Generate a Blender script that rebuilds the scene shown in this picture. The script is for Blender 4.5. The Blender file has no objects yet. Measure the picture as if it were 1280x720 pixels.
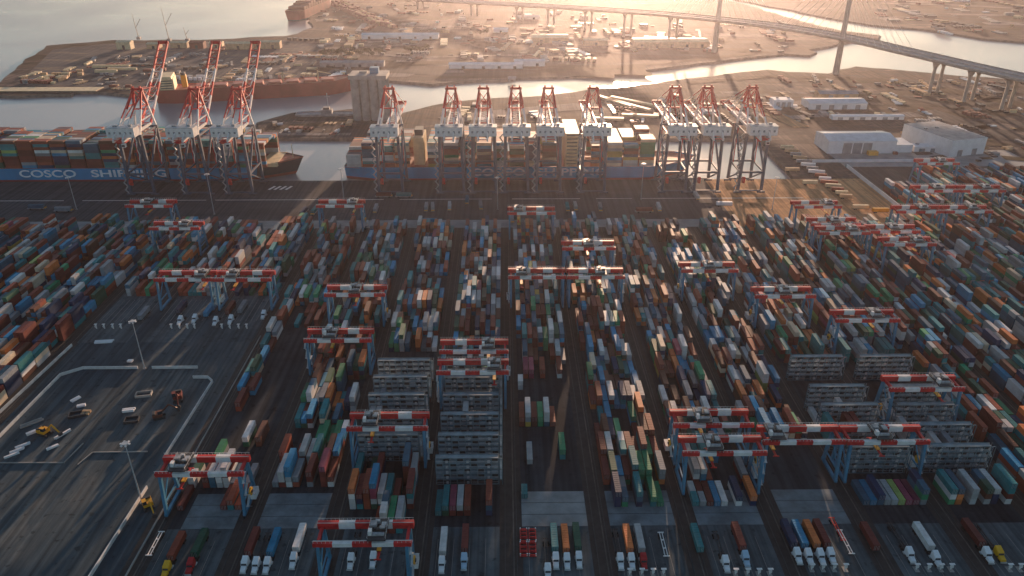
import bpy, bmesh, math, random
from mathutils import Vector, Matrix, Euler
from mathutils.geometry import tessellate_polygon

random.seed(11)
S = bpy.context.scene
COL = S.collection
R = math.radians

# ------------------------------------------------------------------ camera
CAM_H = 216.0
cam_d = bpy.data.cameras.new('camera')
cam_d.sensor_width = 36.0
cam_d.lens = 950.0 / 1280.0 * 36.0
cam_d.clip_start = 1.0
cam_d.clip_end = 20000.0
cam = bpy.data.objects.new('camera', cam_d)
COL.objects.link(cam)
cam.location = (0, 0, CAM_H)
cam.rotation_euler = (R(90 - 27.3), 0, R(-0.64))
S.camera = cam
CAMROT = cam.rotation_euler.to_matrix()


def G(px, py, h=0.0):
    """Ground point (metres) seen at a place of the 1280 x 720 survey frame, at height h."""
    d = CAMROT @ Vector((px - 640.0, -(py - 360.0), -950.0))
    t = (h - CAM_H) / d.z
    return Vector((d.x * t, d.y * t, h))


# ------------------------------------------------------------------ materials
MATS = {}


def mat(name, col, rough=0.7, var=0.18, scale=0.25, metal=0.0, spec=0.4, island=False, orand=False,
        col2=None, bump=0.0, detail=5.0, streak=None):
    if name in MATS:
        return MATS[name]
    m = bpy.data.materials.new(name)
    m.use_nodes = True
    nt = m.node_tree
    N, L = nt.nodes, nt.links
    b = N['Principled BSDF']
    b.inputs['Roughness'].default_value = rough
    b.inputs['Metallic'].default_value = metal
    b.inputs['Specular IOR Level'].default_value = spec
    tc = N.new('ShaderNodeTexCoord')
    mp = N.new('ShaderNodeMapping')
    L.new(tc.outputs['Object'], mp.inputs['Vector'])
    if streak:
        mp.inputs['Scale'].default_value = streak
    nz = N.new('ShaderNodeTexNoise')
    nz.inputs['Scale'].default_value = scale
    nz.inputs['Detail'].default_value = detail
    nz.inputs['Roughness'].default_value = 0.62
    L.new(mp.outputs['Vector'], nz.inputs['Vector'])
    cr = N.new('ShaderNodeValToRGB')
    c1 = col2 if col2 else tuple(c * (1 - var) for c in col)
    c0 = col if col2 else tuple(min(1.0, c * (1 + var)) for c in col)
    cr.color_ramp.elements[0].position = 0.36
    cr.color_ramp.elements[1].position = 0.64
    cr.color_ramp.elements[0].color = (*c1, 1)
    cr.color_ramp.elements[1].color = (*c0, 1)
    L.new(nz.outputs['Fac'], cr.inputs['Fac'])
    out = cr.outputs['Color']
    if island or orand:
        nr = N.new('ShaderNodeTexNoise')
        nr.inputs['Scale'].default_value = 0.9
        nr.inputs['Detail'].default_value = 6
        nr.inputs['Roughness'].default_value = 0.7
        L.new(tc.outputs['Object'], nr.inputs['Vector'])
        rr_ = N.new('ShaderNodeMapRange')
        rr_.inputs['From Min'].default_value = 0.56
        rr_.inputs['From Max'].default_value = 0.72
        rr_.inputs['To Max'].default_value = 0.3
        L.new(nr.outputs['Fac'], rr_.inputs['Value'])
        mx_ = N.new('ShaderNodeMix')
        mx_.data_type = 'RGBA'
        L.new(rr_.outputs['Result'], mx_.inputs[0])
        L.new(out, mx_.inputs[6])
        mx_.inputs[7].default_value = (0.12, 0.06, 0.035, 1)
        out = mx_.outputs[2]
        if island:
            g = N.new('ShaderNodeNewGeometry')
            src = g.outputs['Random Per Island']
        else:
            g = N.new('ShaderNodeObjectInfo')
            src = g.outputs['Random']
        mr = N.new('ShaderNodeMapRange')
        mr.inputs['To Min'].default_value = 0.72
        mr.inputs['To Max'].default_value = 1.2
        L.new(src, mr.inputs['Value'])
        hs = N.new('ShaderNodeHueSaturation')
        L.new(mr.outputs['Result'], hs.inputs['Value'])
        L.new(out, hs.inputs['Color'])
        out = hs.outputs['Color']
    L.new(out, b.inputs['Base Color'])
    if bump > 0:
        bp = N.new('ShaderNodeBump')
        bp.inputs['Strength'].default_value = bump
        bp.inputs['Distance'].default_value = 0.3
        L.new(nz.outputs['Fac'], bp.inputs['Height'])
        L.new(bp.outputs['Normal'], b.inputs['Normal'])
    MATS[name] = m
    return m


CCOL = {
    'maroon': (0.17, 0.035, 0.028), 'rust red': (0.28, 0.062, 0.035), 'brown': (0.13, 0.05, 0.034),
    'orange': (0.6, 0.17, 0.05), 'sky blue': (0.02, 0.23, 0.4), 'navy blue': (0.012, 0.035, 0.09),
    'teal': (0.012, 0.19, 0.21), 'green': (0.02, 0.23, 0.11), 'dark green': (0.02, 0.095, 0.06),
    'white': (0.6, 0.59, 0.57), 'light grey': (0.42, 0.43, 0.43), 'mid grey': (0.22, 0.24, 0.26),
    'cream': (0.62, 0.5, 0.36), 'pink': (0.3, 0.06, 0.1), 'yellow': (0.45, 0.3, 0.06),
    'steel blue': (0.03, 0.11, 0.17), 'lime green': (0.34, 0.42, 0.12),
}
CW = {'maroon': 15, 'rust red': 9, 'brown': 6, 'orange': 6, 'sky blue': 9, 'navy blue': 8, 'teal': 13,
      'green': 5, 'dark green': 6, 'white': 8, 'light grey': 7, 'mid grey': 6, 'cream': 3, 'pink': 0.6,
      'yellow': 0.5, 'steel blue': 8, 'lime green': 0.5}
CNAMES = list(CW)
CWL = [CW[k] for k in CNAMES]
for k in CNAMES:
    mat('paint ' + k, CCOL[k], 0.62, 0.14, 0.5, orand=True, spec=0.25)
    mat('stacked ' + k, CCOL[k], 0.62, 0.14, 0.15, island=True, spec=0.25)

M_RED = mat('crane red', (0.56, 0.025, 0.025), 0.55, 0.22, 0.5)
M_WHITE = mat('crane white', (0.74, 0.73, 0.71), 0.5, 0.1, 0.3)
M_LEG = mat('crane blue grey', (0.05, 0.2, 0.32), 0.55, 0.15, 0.3)
M_SLATE = mat('crane slate', (0.055, 0.085, 0.13), 0.55, 0.15, 0.3)
M_GREY = mat('machine grey', (0.3, 0.31, 0.32), 0.5, 0.25, 0.8)
M_DARK = mat('dark steel', (0.035, 0.037, 0.04), 0.5, 0.3, 0.8)
M_STEEL = mat('galvanised steel', (0.42, 0.44, 0.45), 0.45, 0.2, 0.6)
M_YEL = mat('machine yellow', (0.72, 0.34, 0.02), 0.5, 0.12, 0.5)
M_RACK = mat('rack steel', (0.13, 0.2, 0.235), 0.55, 0.25, 0.3)
M_RUBBER = mat('tyre rubber', (0.02, 0.02, 0.02), 0.9, 0.2, 1)
M_GLASS = mat('dark glass', (0.03, 0.04, 0.05), 0.12, 0.1, 1, spec=0.6)
M_CONC = mat('concrete', (0.3, 0.29, 0.27), 0.85, 0.18, 0.12)
M_CONCD = mat('old concrete', (0.24, 0.25, 0.25), 0.85, 0.25, 0.08)
M_HULLB = mat('hull blue', (0.001, 0.23, 0.46), 0.5, 0.2, 0.05, streak=(1, 1, .15))
M_HULLD = mat('hull dark', (0.03, 0.04, 0.055), 0.5, 0.2, 0.05)
M_HULLR = mat('hull oxide red', (0.28, 0.04, 0.028), 0.55, 0.22, 0.05)
M_DECKR = mat('deck oxide red', (0.42, 0.13, 0.08), 0.7, 0.25, 0.1)
M_LETTER = mat('hull lettering', (0.72, 0.76, 0.78), 0.5, 0.1, 0.2)
M_CREAM = mat('cream paint', (0.62, 0.5, 0.3), 0.6, 0.15, 0.2)
M_WALLW = mat('white cladding', (0.72, 0.73, 0.74), 0.6, 0.08, 0.15)
M_ROOFW = mat('pale blue roofing', (0.5, 0.56, 0.6), 0.55, 0.12, 0.15)
M_ROOFG = mat('grey roofing', (0.25, 0.26, 0.27), 0.7, 0.25, 0.15)
M_TAN = mat('tan cladding', (0.48, 0.32, 0.18), 0.75, 0.25, 0.2)
M_ROCK = mat('shore rock', (0.17, 0.13, 0.1), 0.95, 0.4, 0.15, bump=0.6)
M_PAINT = mat('road paint', (0.7, 0.7, 0.68), 0.6, 0.15, 0.6)
M_FOL = mat('foliage', (0.06, 0.065, 0.025), 0.85, 0.4, 0.4, spec=0.1)
M_BARK = mat('bark', (0.1, 0.07, 0.05), 0.9, 0.3, 0.5)


# ------------------------------------------------------------------ helpers
class MB:
    def __init__(self):
        self.v, self.f, self.m, self.mats = [], [], [], []

    def mi(self, m):
        if m not in self.mats:
            self.mats.append(m)
        return self.mats.index(m)

    def quadbox(self, pts, m, bottom=True):
        """pts: 8 points, 0-3 bottom ccw, 4-7 top ccw"""
        k = len(self.v)
        i = self.mi(m)
        self.v.extend(pts)
        fs = [(4, 5, 6, 7), (0, 1, 5, 4), (1, 2, 6, 5), (2, 3, 7, 6), (3, 0, 4, 7)]
        if bottom:
            fs.append((3, 2, 1, 0))
        for f in fs:
            self.f.append(tuple(k + a for a in f))
            self.m.append(i)

    def box(self, cx, cy, z0, sx, sy, sz, m, rz=0.0, bottom=True):
        c, s = math.cos(rz), math.sin(rz)
        p = []
        for z in (z0, z0 + sz):
            for x, y in ((-sx / 2, -sy / 2), (sx / 2, -sy / 2), (sx / 2, sy / 2), (-sx / 2, sy / 2)):
                p.append((cx + x * c - y * s, cy + x * s + y * c, z))
        self.quadbox(p, m, bottom)
        return self

    def beam(self, a, b, w, m, h=None, w2=None, up=(0, 0, 1)):
        a, b = Vector(a), Vector(b)
        h = w if h is None else h
        w2 = 1.0 if w2 is None else w2
        d = (b - a).normalized()
        u = Vector(up)
        if abs(d.dot(u)) > 0.95:
            u = Vector((0, 1, 0))
        s = d.cross(u).normalized()
        t = s.cross(d).normalized()
        p = []
        for q, k in ((a, 1.0), (b, w2)):
            for e, g in ((-1, -1), (1, -1), (1, 1), (-1, 1)):
                p.append(tuple(q + s * (e * w / 2 * k) + t * (g * h / 2 * k)))
        self.quadbox(p, m)
        return self

    def cyl(self, a, b, r, m, n=8, r2=None, caps=True):
        a, b = Vector(a), Vector(b)
        r2 = r if r2 is None else r2
        d = (b - a).normalized()
        u = Vector((0, 0, 1)) if abs(d.z) < 0.95 else Vector((0, 1, 0))
        s = d.cross(u).normalized()
        t = s.cross(d)
        k, i = len(self.v), self.mi(m)
        for q, rr in ((a, r), (b, r2)):
            for j in range(n):
                an = 2 * math.pi * j / n
                self.v.append(tuple(q + s * rr * math.cos(an) + t * rr * math.sin(an)))
        for j in range(n):
            j2 = (j + 1) % n
            self.f.append((k + j, k + n + j, k + n + j2, k + j2)[::-1])
            self.m.append(i)
        if caps:
            self.f.append(tuple(k + j for j in range(n)))
            self.m.append(i)
            self.f.append(tuple(k + n + j for j in range(n))[::-1])
            self.m.append(i)
        return self

    def poly(self, pts, m):
        k, i = len(self.v), self.mi(m)
        self.v.extend([tuple(p) for p in pts])
        self.f.append(tuple(range(k, k + len(pts))))
        self.m.append(i)
        return self

    def data(self, name, smooth=False):
        me = bpy.data.meshes.new(name)
        me.from_pydata(self.v, [], self.f)
        for m in self.mats:
            me.materials.append(m)
        me.polygons.foreach_set('material_index', self.m)
        if smooth:
            me.polygons.foreach_set('use_smooth', [True] * len(self.f))
        me.update()
        bm = bmesh.new()
        bm.from_mesh(me)
        bmesh.ops.recalc_face_normals(bm, faces=bm.faces)
        bm.to_mesh(me)
        bm.free()
        return me

    def build(self, name, parent=None, loc=None, smooth=False, rz=0.0):
        o = bpy.data.objects.new(name, self.data(name, smooth))
        COL.objects.link(o)
        if parent is not None:
            o.parent = parent
        if loc is not None:
            o.location = loc
        if rz:
            o.rotation_euler.z = rz
        return o


def tag(o, label=None, cat=None, group=None, kind=None):
    for k, v in (('label', label), ('category', cat), ('group', group), ('kind', kind)):
        if v:
            o[k] = v
    return o


def empty(name, loc=(0, 0, 0), rz=0.0):
    o = bpy.data.objects.new(name, None)
    COL.objects.link(o)
    o.location = loc
    o.rotation_euler.z = rz
    o.empty_display_size = 1
    return o


def kids(o, _c={}):
    return list(o.children)


def copy_tree(o, parent=None):
    c = o.copy()
    COL.objects.link(c)
    c.parent = parent
    for ch in list(o.children):
        copy_tree(ch, c)
    return c


# ------------------------------------------------------------------ world and light
SUN_EL, SUN_AZ = R(5.2), R(8.4)          # azimuth from +Y towards +X
w = bpy.data.worlds.new('World')
S.world = w
w.use_nodes = True
nt = w.node_tree
sky = nt.nodes.new('ShaderNodeTexSky')
sky.sky_type = 'NISHITA'
sky.sun_disc = False
sky.sun_elevation = SUN_EL
sky.sun_rotation = SUN_AZ
sky.air_density = 1.0
sky.dust_density = 1.3
sky.ozone_density = 2.0
bg = nt.nodes['Background']
bg.inputs['Strength'].default_value = 0.08
hsv = nt.nodes.new('ShaderNodeHueSaturation')
hsv.inputs['Saturation'].default_value = 0.85
nt.links.new(sky.outputs['Color'], hsv.inputs['Color'])
tint = nt.nodes.new('ShaderNodeMix')
tint.data_type = 'RGBA'
tint.blend_type = 'MULTIPLY'
tint.inputs['Factor'].default_value = 1.0
tint.inputs[7].default_value = (0.88, 0.98, 1.03, 1)
nt.links.new(hsv.outputs['Color'], tint.inputs[6])
nt.links.new(tint.outputs[2], bg.inputs['Color'])

sd = bpy.data.lights.new('sun', 'SUN')
sd.energy = 5.0
sd.angle = R(0.6)
sd.color = (1.0, 0.64, 0.42)
so = bpy.data.objects.new('sun', sd)
COL.objects.link(so)
dirv = Vector((math.sin(SUN_AZ) * math.cos(SUN_EL), math.cos(SUN_AZ) * math.cos(SUN_EL), math.sin(SUN_EL)))
so.rotation_euler = dirv.to_track_quat('Z', 'Y').to_euler()
so.location = (0, 0, 400)

S.view_settings.view_transform = 'Standard'
S.view_settings.look = 'None'
S.view_settings.exposure = 1.47
S.view_settings.gamma = 1.0
S.render.engine = 'CYCLES'
S.cycles.max_bounces = 5
S.cycles.diffuse_bounces = 2
S.cycles.glossy_bounces = 2
S.cycles.volume_bounces = 0
S.cycles.use_denoising = True
S.cycles.sample_clamp_indirect = 4.0

# ------------------------------------------------------------------ haze
hz = MB()
hz.box(200, 1900, -8.0, 5200, 4400, 228.0, M_CONC)
hzo = hz.build('haze')
hm = bpy.data.materials.new('haze air')
hm.use_nodes = True
for n in list(hm.node_tree.nodes):
    if n.type == 'BSDF_PRINCIPLED':
        hm.node_tree.nodes.remove(n)
pv = hm.node_tree.nodes.new('ShaderNodeVolumePrincipled')
pv.inputs['Color'].default_value = (0.9, 0.87, 0.97, 1)
pv.inputs['Density'].default_value = 0.000034
pv.inputs['Anisotropy'].default_value = 0.78
hm.node_tree.links.new(pv.outputs['Volume'], hm.node_tree.nodes['Material Output'].inputs['Volume'])
hzo.data.materials.clear()
hzo.data.materials.append(hm)
tag(hzo, 'pale warm haze lying over the whole port', 'haze', kind='stuff')

# ------------------------------------------------------------------ water and land
WZ = -3.0
mw = bpy.data.materials.new('harbour water')
mw.use_nodes = True
nt = mw.node_tree
b = nt.nodes['Principled BSDF']
b.inputs['Base Color'].default_value = (0.27, 0.26, 0.275, 1)
b.inputs['Roughness'].default_value = 0.2
b.inputs['IOR'].default_value = 1.45
tc = nt.nodes.new('ShaderNodeTexCoord')
n1 = nt.nodes.new('ShaderNodeTexNoise')
n1.inputs['Scale'].default_value = 0.22
n1.inputs['Detail'].default_value = 8
n1.inputs['Roughness'].default_value = 0.6
n2 = nt.nodes.new('ShaderNodeTexNoise')
n2.inputs['Scale'].default_value = 0.006
n2.inputs['Detail'].default_value = 3
nt.links.new(tc.outputs['Object'], n1.inputs['Vector'])
nt.links.new(tc.outputs['Object'], n2.inputs['Vector'])
mr = nt.nodes.new('ShaderNodeMapRange')
mr.inputs['From Min'].default_value = 0.35
mr.inputs['From Max'].default_value = 0.65
mr.inputs['To Min'].default_value = 0.2
mr.inputs['To Max'].default_value = 0.26
nt.links.new(n2.outputs['Fac'], mr.inputs['Value'])
nt.links.new(mr.outputs['Result'], b.inputs['Roughness'])
bp = nt.nodes.new('ShaderNodeBump')
bp.inputs['Strength'].default_value = 0.35
bp.inputs['Distance'].default_value = 0.5
nt.links.new(n1.outputs['Fac'], bp.inputs['Height'])
nt.links.new(bp.outputs['Normal'], b.inputs['Normal'])
o = MB().box(0, 3500, WZ - 1, 9000, 8000, 1.0, mw, bottom=False).build('water')
tag(o, 'calm pale harbour water', kind='structure')


def fray(pts, step=22.0, amp=3.0):
    """break a shore outline into short uneven runs"""
    out = []
    n = len(pts)
    for i in range(n):
        a, bb = pts[i], pts[(i + 1) % n]
        k = max(1, int((bb - a).length / step))
        k = min(k, 40)
        for j in range(k):
            p = a.lerp(bb, j / k)
            if j and amp:
                p = p + Vector((random.uniform(-amp, amp), random.uniform(-amp, amp), 0))
            out.append(p)
    return out


def land(name, pts, m, label, top=0.0, bank=4.0, fr=(22.0, 3.0)):
    """a slab of land: flat top and a rocky bank down into the water"""
    pts = [Vector((p[0], p[1], 0)) for p in pts]
    if fr:
        pts = fray(pts, *fr)
    n = len(pts)
    area = sum(pts[i].x * pts[(i + 1) % n].y - pts[(i + 1) % n].x * pts[i].y for i in range(n))
    if area < 0:
        pts.reverse()
    bm = bmesh.new()
    tv = [bm.verts.new((p.x, p.y, top)) for p in pts]
    bv = []
    for i in range(n):
        d = (pts[(i + 1) % n] - pts[i - 1]).normalized()
        nn = Vector((d.y, -d.x, 0))
        q = pts[i] + nn * bank
        bv.append(bm.verts.new((q.x, q.y, WZ - 0.8)))
    for tri in tessellate_polygon([[Vector((p.x, p.y, 0)) for p in pts]]):
        try:
            bm.faces.new([tv[k] for k in tri]).material_index = 0
        except ValueError:
            pass
    for i in range(n):
        j = (i + 1) % n
        f = bm.faces.new((tv[j], tv[i], bv[i], bv[j]))
        f.material_index = 1
    bmesh.ops.recalc_face_normals(bm, faces=bm.faces)
    me = bpy.data.meshes.new(name)
    bm.to_mesh(me)
    bm.free()
    me.materials.append(m)
    me.materials.append(M_ROCK)
    o = bpy.data.objects.new(name, me)
    COL.objects.link(o)
    tag(o, label, kind='structure')
    return o


def ground_mat(name, cols, scale, scale2, rough=0.9, streak=None, tracks=0.0):
    """patchwork ground: broad stepped patches over fine dirt"""
    m = bpy.data.materials.new(name)
    m.use_nodes = True
    nt = m.node_tree
    N, L = nt.nodes, nt.links
    b = N['Principled BSDF']
    b.inputs['Roughness'].default_value = rough
    b.inputs['Specular IOR Level'].default_value = 0.04
    tc = N.new('ShaderNodeTexCoord')
    mp = N.new('ShaderNodeMapping')
    if streak:
        mp.inputs['Scale'].default_value = streak
        mp.inputs['Rotation'].default_value = (0, 0, R(14))
    L.new(tc.outputs['Object'], mp.inputs['Vector'])
    vo = N.new('ShaderNodeTexNoise')
    vo.inputs['Scale'].default_value = scale
    vo.inputs['Detail'].default_value = 2.5
    L.new(mp.outputs['Vector'], vo.inputs['Vector'])
    nz = N.new('ShaderNodeTexNoise')
    nz.inputs['Scale'].default_value = scale2
    nz.inputs['Detail'].default_value = 7
    nz.inputs['Roughness'].default_value = 0.7
    L.new(mp.outputs['Vector'], nz.inputs['Vector'])
    mx = N.new('ShaderNodeMath')
    mx.operation = 'MULTIPLY_ADD'
    mx.inputs[1].default_value = 0.5
    L.new(nz.outputs['Fac'], mx.inputs[0])
    mx2 = N.new('ShaderNodeMath')
    mx2.operation = 'MULTIPLY'
    mx2.inputs[1].default_value = 0.5
    L.new(vo.outputs['Fac'], mx2.inputs[0])
    L.new(mx2.outputs[0], mx.inputs[2])
    cr = N.new('ShaderNodeValToRGB')
    e = cr.color_ramp.elements
    n = len(cols)
    while len(e) < n:
        e.new(0.5)
    for i, c in enumerate(cols):
        e[i].position = 0.4 + 0.2 * i / (n - 1)
        e[i].color = (*c, 1)
    L.new(mx.outputs[0], cr.inputs['Fac'])
    # worn wheel paths running along the lanes, and small oil spots
    mp2 = N.new('ShaderNodeMapping')
    mp2.inputs['Scale'].default_value = (1.0, 0.02, 1)
    mp2.inputs['Rotation'].default_value = (0, 0, tracks)
    L.new(tc.outputs['Object'], mp2.inputs['Vector'])
    n3 = N.new('ShaderNodeTexNoise')
    n3.inputs['Scale'].default_value = 0.45
    n3.inputs['Detail'].default_value = 4
    L.new(mp2.outputs['Vector'], n3.inputs['Vector'])
    r3 = N.new('ShaderNodeMapRange')
    r3.inputs['From Min'].default_value = 0.38
    r3.inputs['From Max'].default_value = 0.62
    r3.inputs['To Min'].default_value = 0.68
    r3.inputs['To Max'].default_value = 1.22
    L.new(n3.outputs['Fac'], r3.inputs['Value'])
    n4 = N.new('ShaderNodeTexNoise')
    n4.inputs['Scale'].default_value = 0.28
    n4.inputs['Detail'].default_value = 3
    L.new(tc.outputs['Object'], n4.inputs['Vector'])
    r4 = N.new('ShaderNodeMapRange')
    r4.inputs['From Min'].default_value = 0.62
    r4.inputs['From Max'].default_value = 0.7
    r4.inputs['To Min'].default_value = 1.0
    r4.inputs['To Max'].default_value = 0.55
    L.new(n4.outputs['Fac'], r4.inputs['Value'])
    mm = N.new('ShaderNodeMath')
    mm.operation = 'MULTIPLY'
    L.new(r3.outputs['Result'], mm.inputs[0])
    L.new(r4.outputs['Result'], mm.inputs[1])
    hs = N.new('ShaderNodeHueSaturation')
    L.new(mm.outputs[0], hs.inputs['Value'])
    L.new(cr.outputs['Color'], hs.inputs['Color'])
    L.new(hs.outputs['Color'], b.inputs['Base Color'])
    return m


M_YARD = ground_mat('yard asphalt', [(0.026, 0.029, 0.034), (0.038, 0.043, 0.05), (0.05, 0.056, 0.063)], 0.012, 0.09)
M_QUAY = ground_mat('quay paving', [(0.05, 0.054, 0.06), (0.068, 0.073, 0.08), (0.088, 0.092, 0.098)], 0.01, 0.06, streak=(0.3, 1.4, 1), tracks=R(90))
M_EARTH = ground_mat('port land', [(0.02, 0.017, 0.015), (0.075, 0.055, 0.046), (0.045, 0.044, 0.048), (0.17, 0.13, 0.11)], 0.006, 0.035, streak=(0.7, 1.6, 1))
M_EARTH2 = ground_mat('far land', [(0.016, 0.014, 0.012), (0.07, 0.052, 0.045), (0.04, 0.04, 0.044), (0.16, 0.125, 0.11)], 0.005, 0.03, streak=(0.6, 1.8, 1))
M_SUNLIT_SAND = ground_mat('sunlit orange sand', [(0.34, 0.18, 0.085), (0.5, 0.27, 0.13), (0.4, 0.24, 0.13)], 0.02, 0.1)  # sand with the orange of the low sun painted into its colour
M_LOT = ground_mat('lot asphalt', [(0.045, 0.064, 0.078), (0.06, 0.082, 0.096), (0.078, 0.098, 0.108), (0.12, 0.13, 0.13)], 0.014, 0.07, streak=(1.2, 0.5, 1))
M_STRIP = mat('lane strip', (0.1, 0.09, 0.08), 0.9, 0.3, 0.2)
M_TRUCK = ground_mat('truck bay paving', [(0.06, 0.078, 0.088), (0.085, 0.105, 0.115), (0.11, 0.128, 0.135)], 0.03, 0.2)
M_LANE = mat('rail lane ballast', (0.04, 0.034, 0.032), 0.9, 0.25, 0.3)
M_PAD = mat('pad concrete', (0.15, 0.18, 0.195), 0.85, 0.3, 0.12, bump=0.2)

QY = 620.0        # quay edge
# terminal land: near quay, round the basin and on to the right
shoreB = [(-2600, -400), (-2600, QY), (250, QY), (252, 742), (-150, 748)]
nshore = [tuple(G(x, y)[:2]) for x, y in
           [(322, 172), (321, 153), (365, 141), (440, 136), (486, 146), (520, 137), (560, 128), (600, 124), (660, 121),
            (700, 117), (735, 112), (790, 108), (860, 98), (905, 93), (960, 87), (985, 90), (1035, 92), (1070, 83),
            (1110, 86), (1150, 90), (1190, 94), (1250, 98), (1300, 104), (1400, 110)]]
for pa_, pb_ in zip(nshore, nshore[1:]):
    nn_ = max(1, int(math.dist(pa_, pb_) / 18))
    for q_ in range(nn_):
        j_ = 3.5 if q_ else 0
        shoreB.append((pa_[0] + (pb_[0] - pa_[0]) * q_ / nn_ + random.uniform(-j_, j_), pa_[1] + (pb_[1] - pa_[1]) * q_ / nn_ + random.uniform(-j_, j_)))
shoreB.append(nshore[-1])
shoreB += [(3000, 900), (3000, -400)]
land('ground', shoreB, M_EARTH, 'the terminal land with its yard, quay and dusty shore', bank=3.0, fr=None)

shoreA = [tuple(G(x, y)[:2]) for x, y in
          [(-6, 112), (0, 103), (30, 78), (58, 57), (140, 50), (250, 50), (357, 45), (372, 42), (392, 34), (386, 22), (382, 10),
           (376, -4), (360, -22), (500, -40), (880, -22), (905, -1), (940, 8), (1000, 26), (1050, 38), (1100, 44), (1097, 49), (1062, 52),
           (1040, 57), (1010, 62), (1020, 65), (1012, 69), (980, 67), (930, 72), (860, 81), (800, 88), (700, 96),
           (600, 100), (540, 105), (520, 103), (478, 100), (440, 106), (300, 117), (180, 121), (150, 117), (95, 113), (88, 118), (0, 119)]]
land('far_land', shoreA, M_EARTH2, 'the far pier and industrial land across the channel', bank=4.0, fr=(26, 5))
shoreC = [tuple(G(x, y)[:2]) for x, y in
          [(915, -2), (970, 9), (1030, 21), (1090, 31), (1160, 37), (1200, 43), (1230, 48), (1280, 52), (1420, 66)]]
shoreC += [(3200, 1700), (3200, 3800), (900, 3800), tuple(G(905, -20)[:2])]
land('opposite_shore', shoreC, M_EARTH2, 'brown shore beyond the second channel', bank=4.0, fr=(30, 6))


def sheet(name, x0, x1, y0, y1, z, m, label):
    o = MB().poly([(x0, y0, z), (x1, y0, z), (x1, y1, z), (x0, y1, z)], m).build(name)
    return tag(o, label, kind='structure')


M_PIER = ground_mat('pier asphalt', [(0.05, 0.052, 0.06), (0.075, 0.08, 0.09), (0.1, 0.1, 0.105), (0.2, 0.16, 0.12)], 0.012, 0.06, streak=(0.5, 1.5, 1))
tag(MB().poly([G(*q, 0.03) for q in ((22, 105), (66, 62), (130, 55), (356, 50), (440, 62), (440, 100), (300, 111), (180, 115), (100, 108))], M_PIER).build('pier_paving'), 'grey blue paving of the far pier', kind='structure')
YEND = 515.0
sheet('yard_pavement', -760, 620, -60, YEND, 0.02, M_YARD, 'dark asphalt floor of the container yard')
sheet('quay_apron', -900, 172, YEND + 0.0, QY - 0.05, 0.02, M_QUAY, 'dark grey quay apron between the stacks and the ships')
sheet('sunlit_apron', 172, 306, YEND + 0.0, QY - 0.05, 0.02, M_SUNLIT_SAND, 'unpaved end of the quay with orange low sunlight in its ground colour')
sheet('yard_extension', 306, 620, YEND, 650, 0.02, M_YARD, 'dark asphalt extension of the yard')
sheet('apron_strip', -900, 172, 506, 530, 0.05, M_CONCD, 'paler concrete strip where the stacks meet the quay')
sheet('asphalt_lot', -236, -134, 60, 398, 0.05, M_LOT, 'blue grey asphalt of the walled open lot')
sheet('crane_row_paving', 306, 480, 652, 700, 0.03, M_CONCD, 'pale paving before the white sheds')

# painted line along the quay, broken into runs
pl = MB()
for a, bb in ((0, 84), (107, 260), (271, 480), (500, 615), (640, 725), (745, 790), (800, 1005)):
    p, q = G(a, 248), G(bb, 248)
    pl.box((p.x + q.x) / 2, 574, 0.06, q.x - p.x, 0.9, 0.02, M_PAINT, bottom=False)
for k in range(4):
    p = G(340 + 7 * k, 235)
    pl.box(p.x, p.y, 0.06, 2.2, 9, 0.02, M_PAINT, rz=-0.35, bottom=False)
tag(pl.build('quay_markings'), 'broken white line painted along the quay', kind='structure')

# ------------------------------------------------------------------ blocks
PITCH, BX0 = 34.0, 19.0


def bc(i):
    return BX0 + PITCH * i


def lane_x(k):
    return 2.0 + PITCH * k


ln = MB()
rl = MB()
ls = MB()
for k in range(-13, 16):
    x = lane_x(k)
    y0, y1 = (60, YEND)
    if -7 < k < -4:
        y0 = 398
    if k > 9:
        y1 = 645
    ln.poly([(x - 4.3, y0, 0.07), (x + 4.3, y0, 0.07), (x + 4.3, y1, 0.07), (x - 4.3, y1, 0.07)], M_LANE)
    for s in (-2.2, 2.2):
        rl.box(x + s, (y0 + y1) / 2, 0.08, 0.3, y1 - y0, 0.12, M_DARK, bottom=False)
    ls.box(x + 1.0, (y0 + y1) / 2, 0.08, 0.5, y1 - y0, 0.03, M_STRIP, bottom=False)
tag(ln.build('rail_lanes'), 'dark brown lanes that the yard cranes travel along', kind='structure')
tag(rl.build('crane_rails'), 'steel rails for the yard cranes', kind='structure')
tag(ls.build('lane_strips'), 'pale strip down the middle of each lane', kind='structure')

# truck bays and pads at the near end
tb, pd, mk = MB(), MB(), MB()
for i in range(-4, 8):
    c = bc(i)
    tb.poly([(c - 12.7, 150, 0.06), (c + 12.7, 150, 0.06), (c + 12.7, 218, 0.06), (c - 12.7, 218, 0.06)], M_TRUCK)
    for s in range(-4, 4, 2):
        mk.box(c + s * 3.0 + 1.5, 197, 0.07, 0.12, 30, 0.015, M_CONC, bottom=False)
for i in (-4, -3, 0, 1, 2, 3):
    c = bc(i)
    x0 = c - 12.7 + (5 if i == -4 else 0)
    for yy in (221, 227.5, 234):
        pd.box((x0 + c + 12.7) / 2, yy, 0.03, c + 12.7 - x0, 6.2, 0.2, M_CONCD if i == 0 else M_PAD, bottom=False)
tag(tb.build('truck_bays'), 'grey paving of the truck bays at the ends of the stacks', kind='structure')
tag(pd.build('concrete_pads'), 'pale concrete pads between truck bays and stacks', kind='structure')
tag(mk.build('bay_lines'), 'thin painted lines between truck slots', kind='structure')
tb2 = MB()
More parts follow.
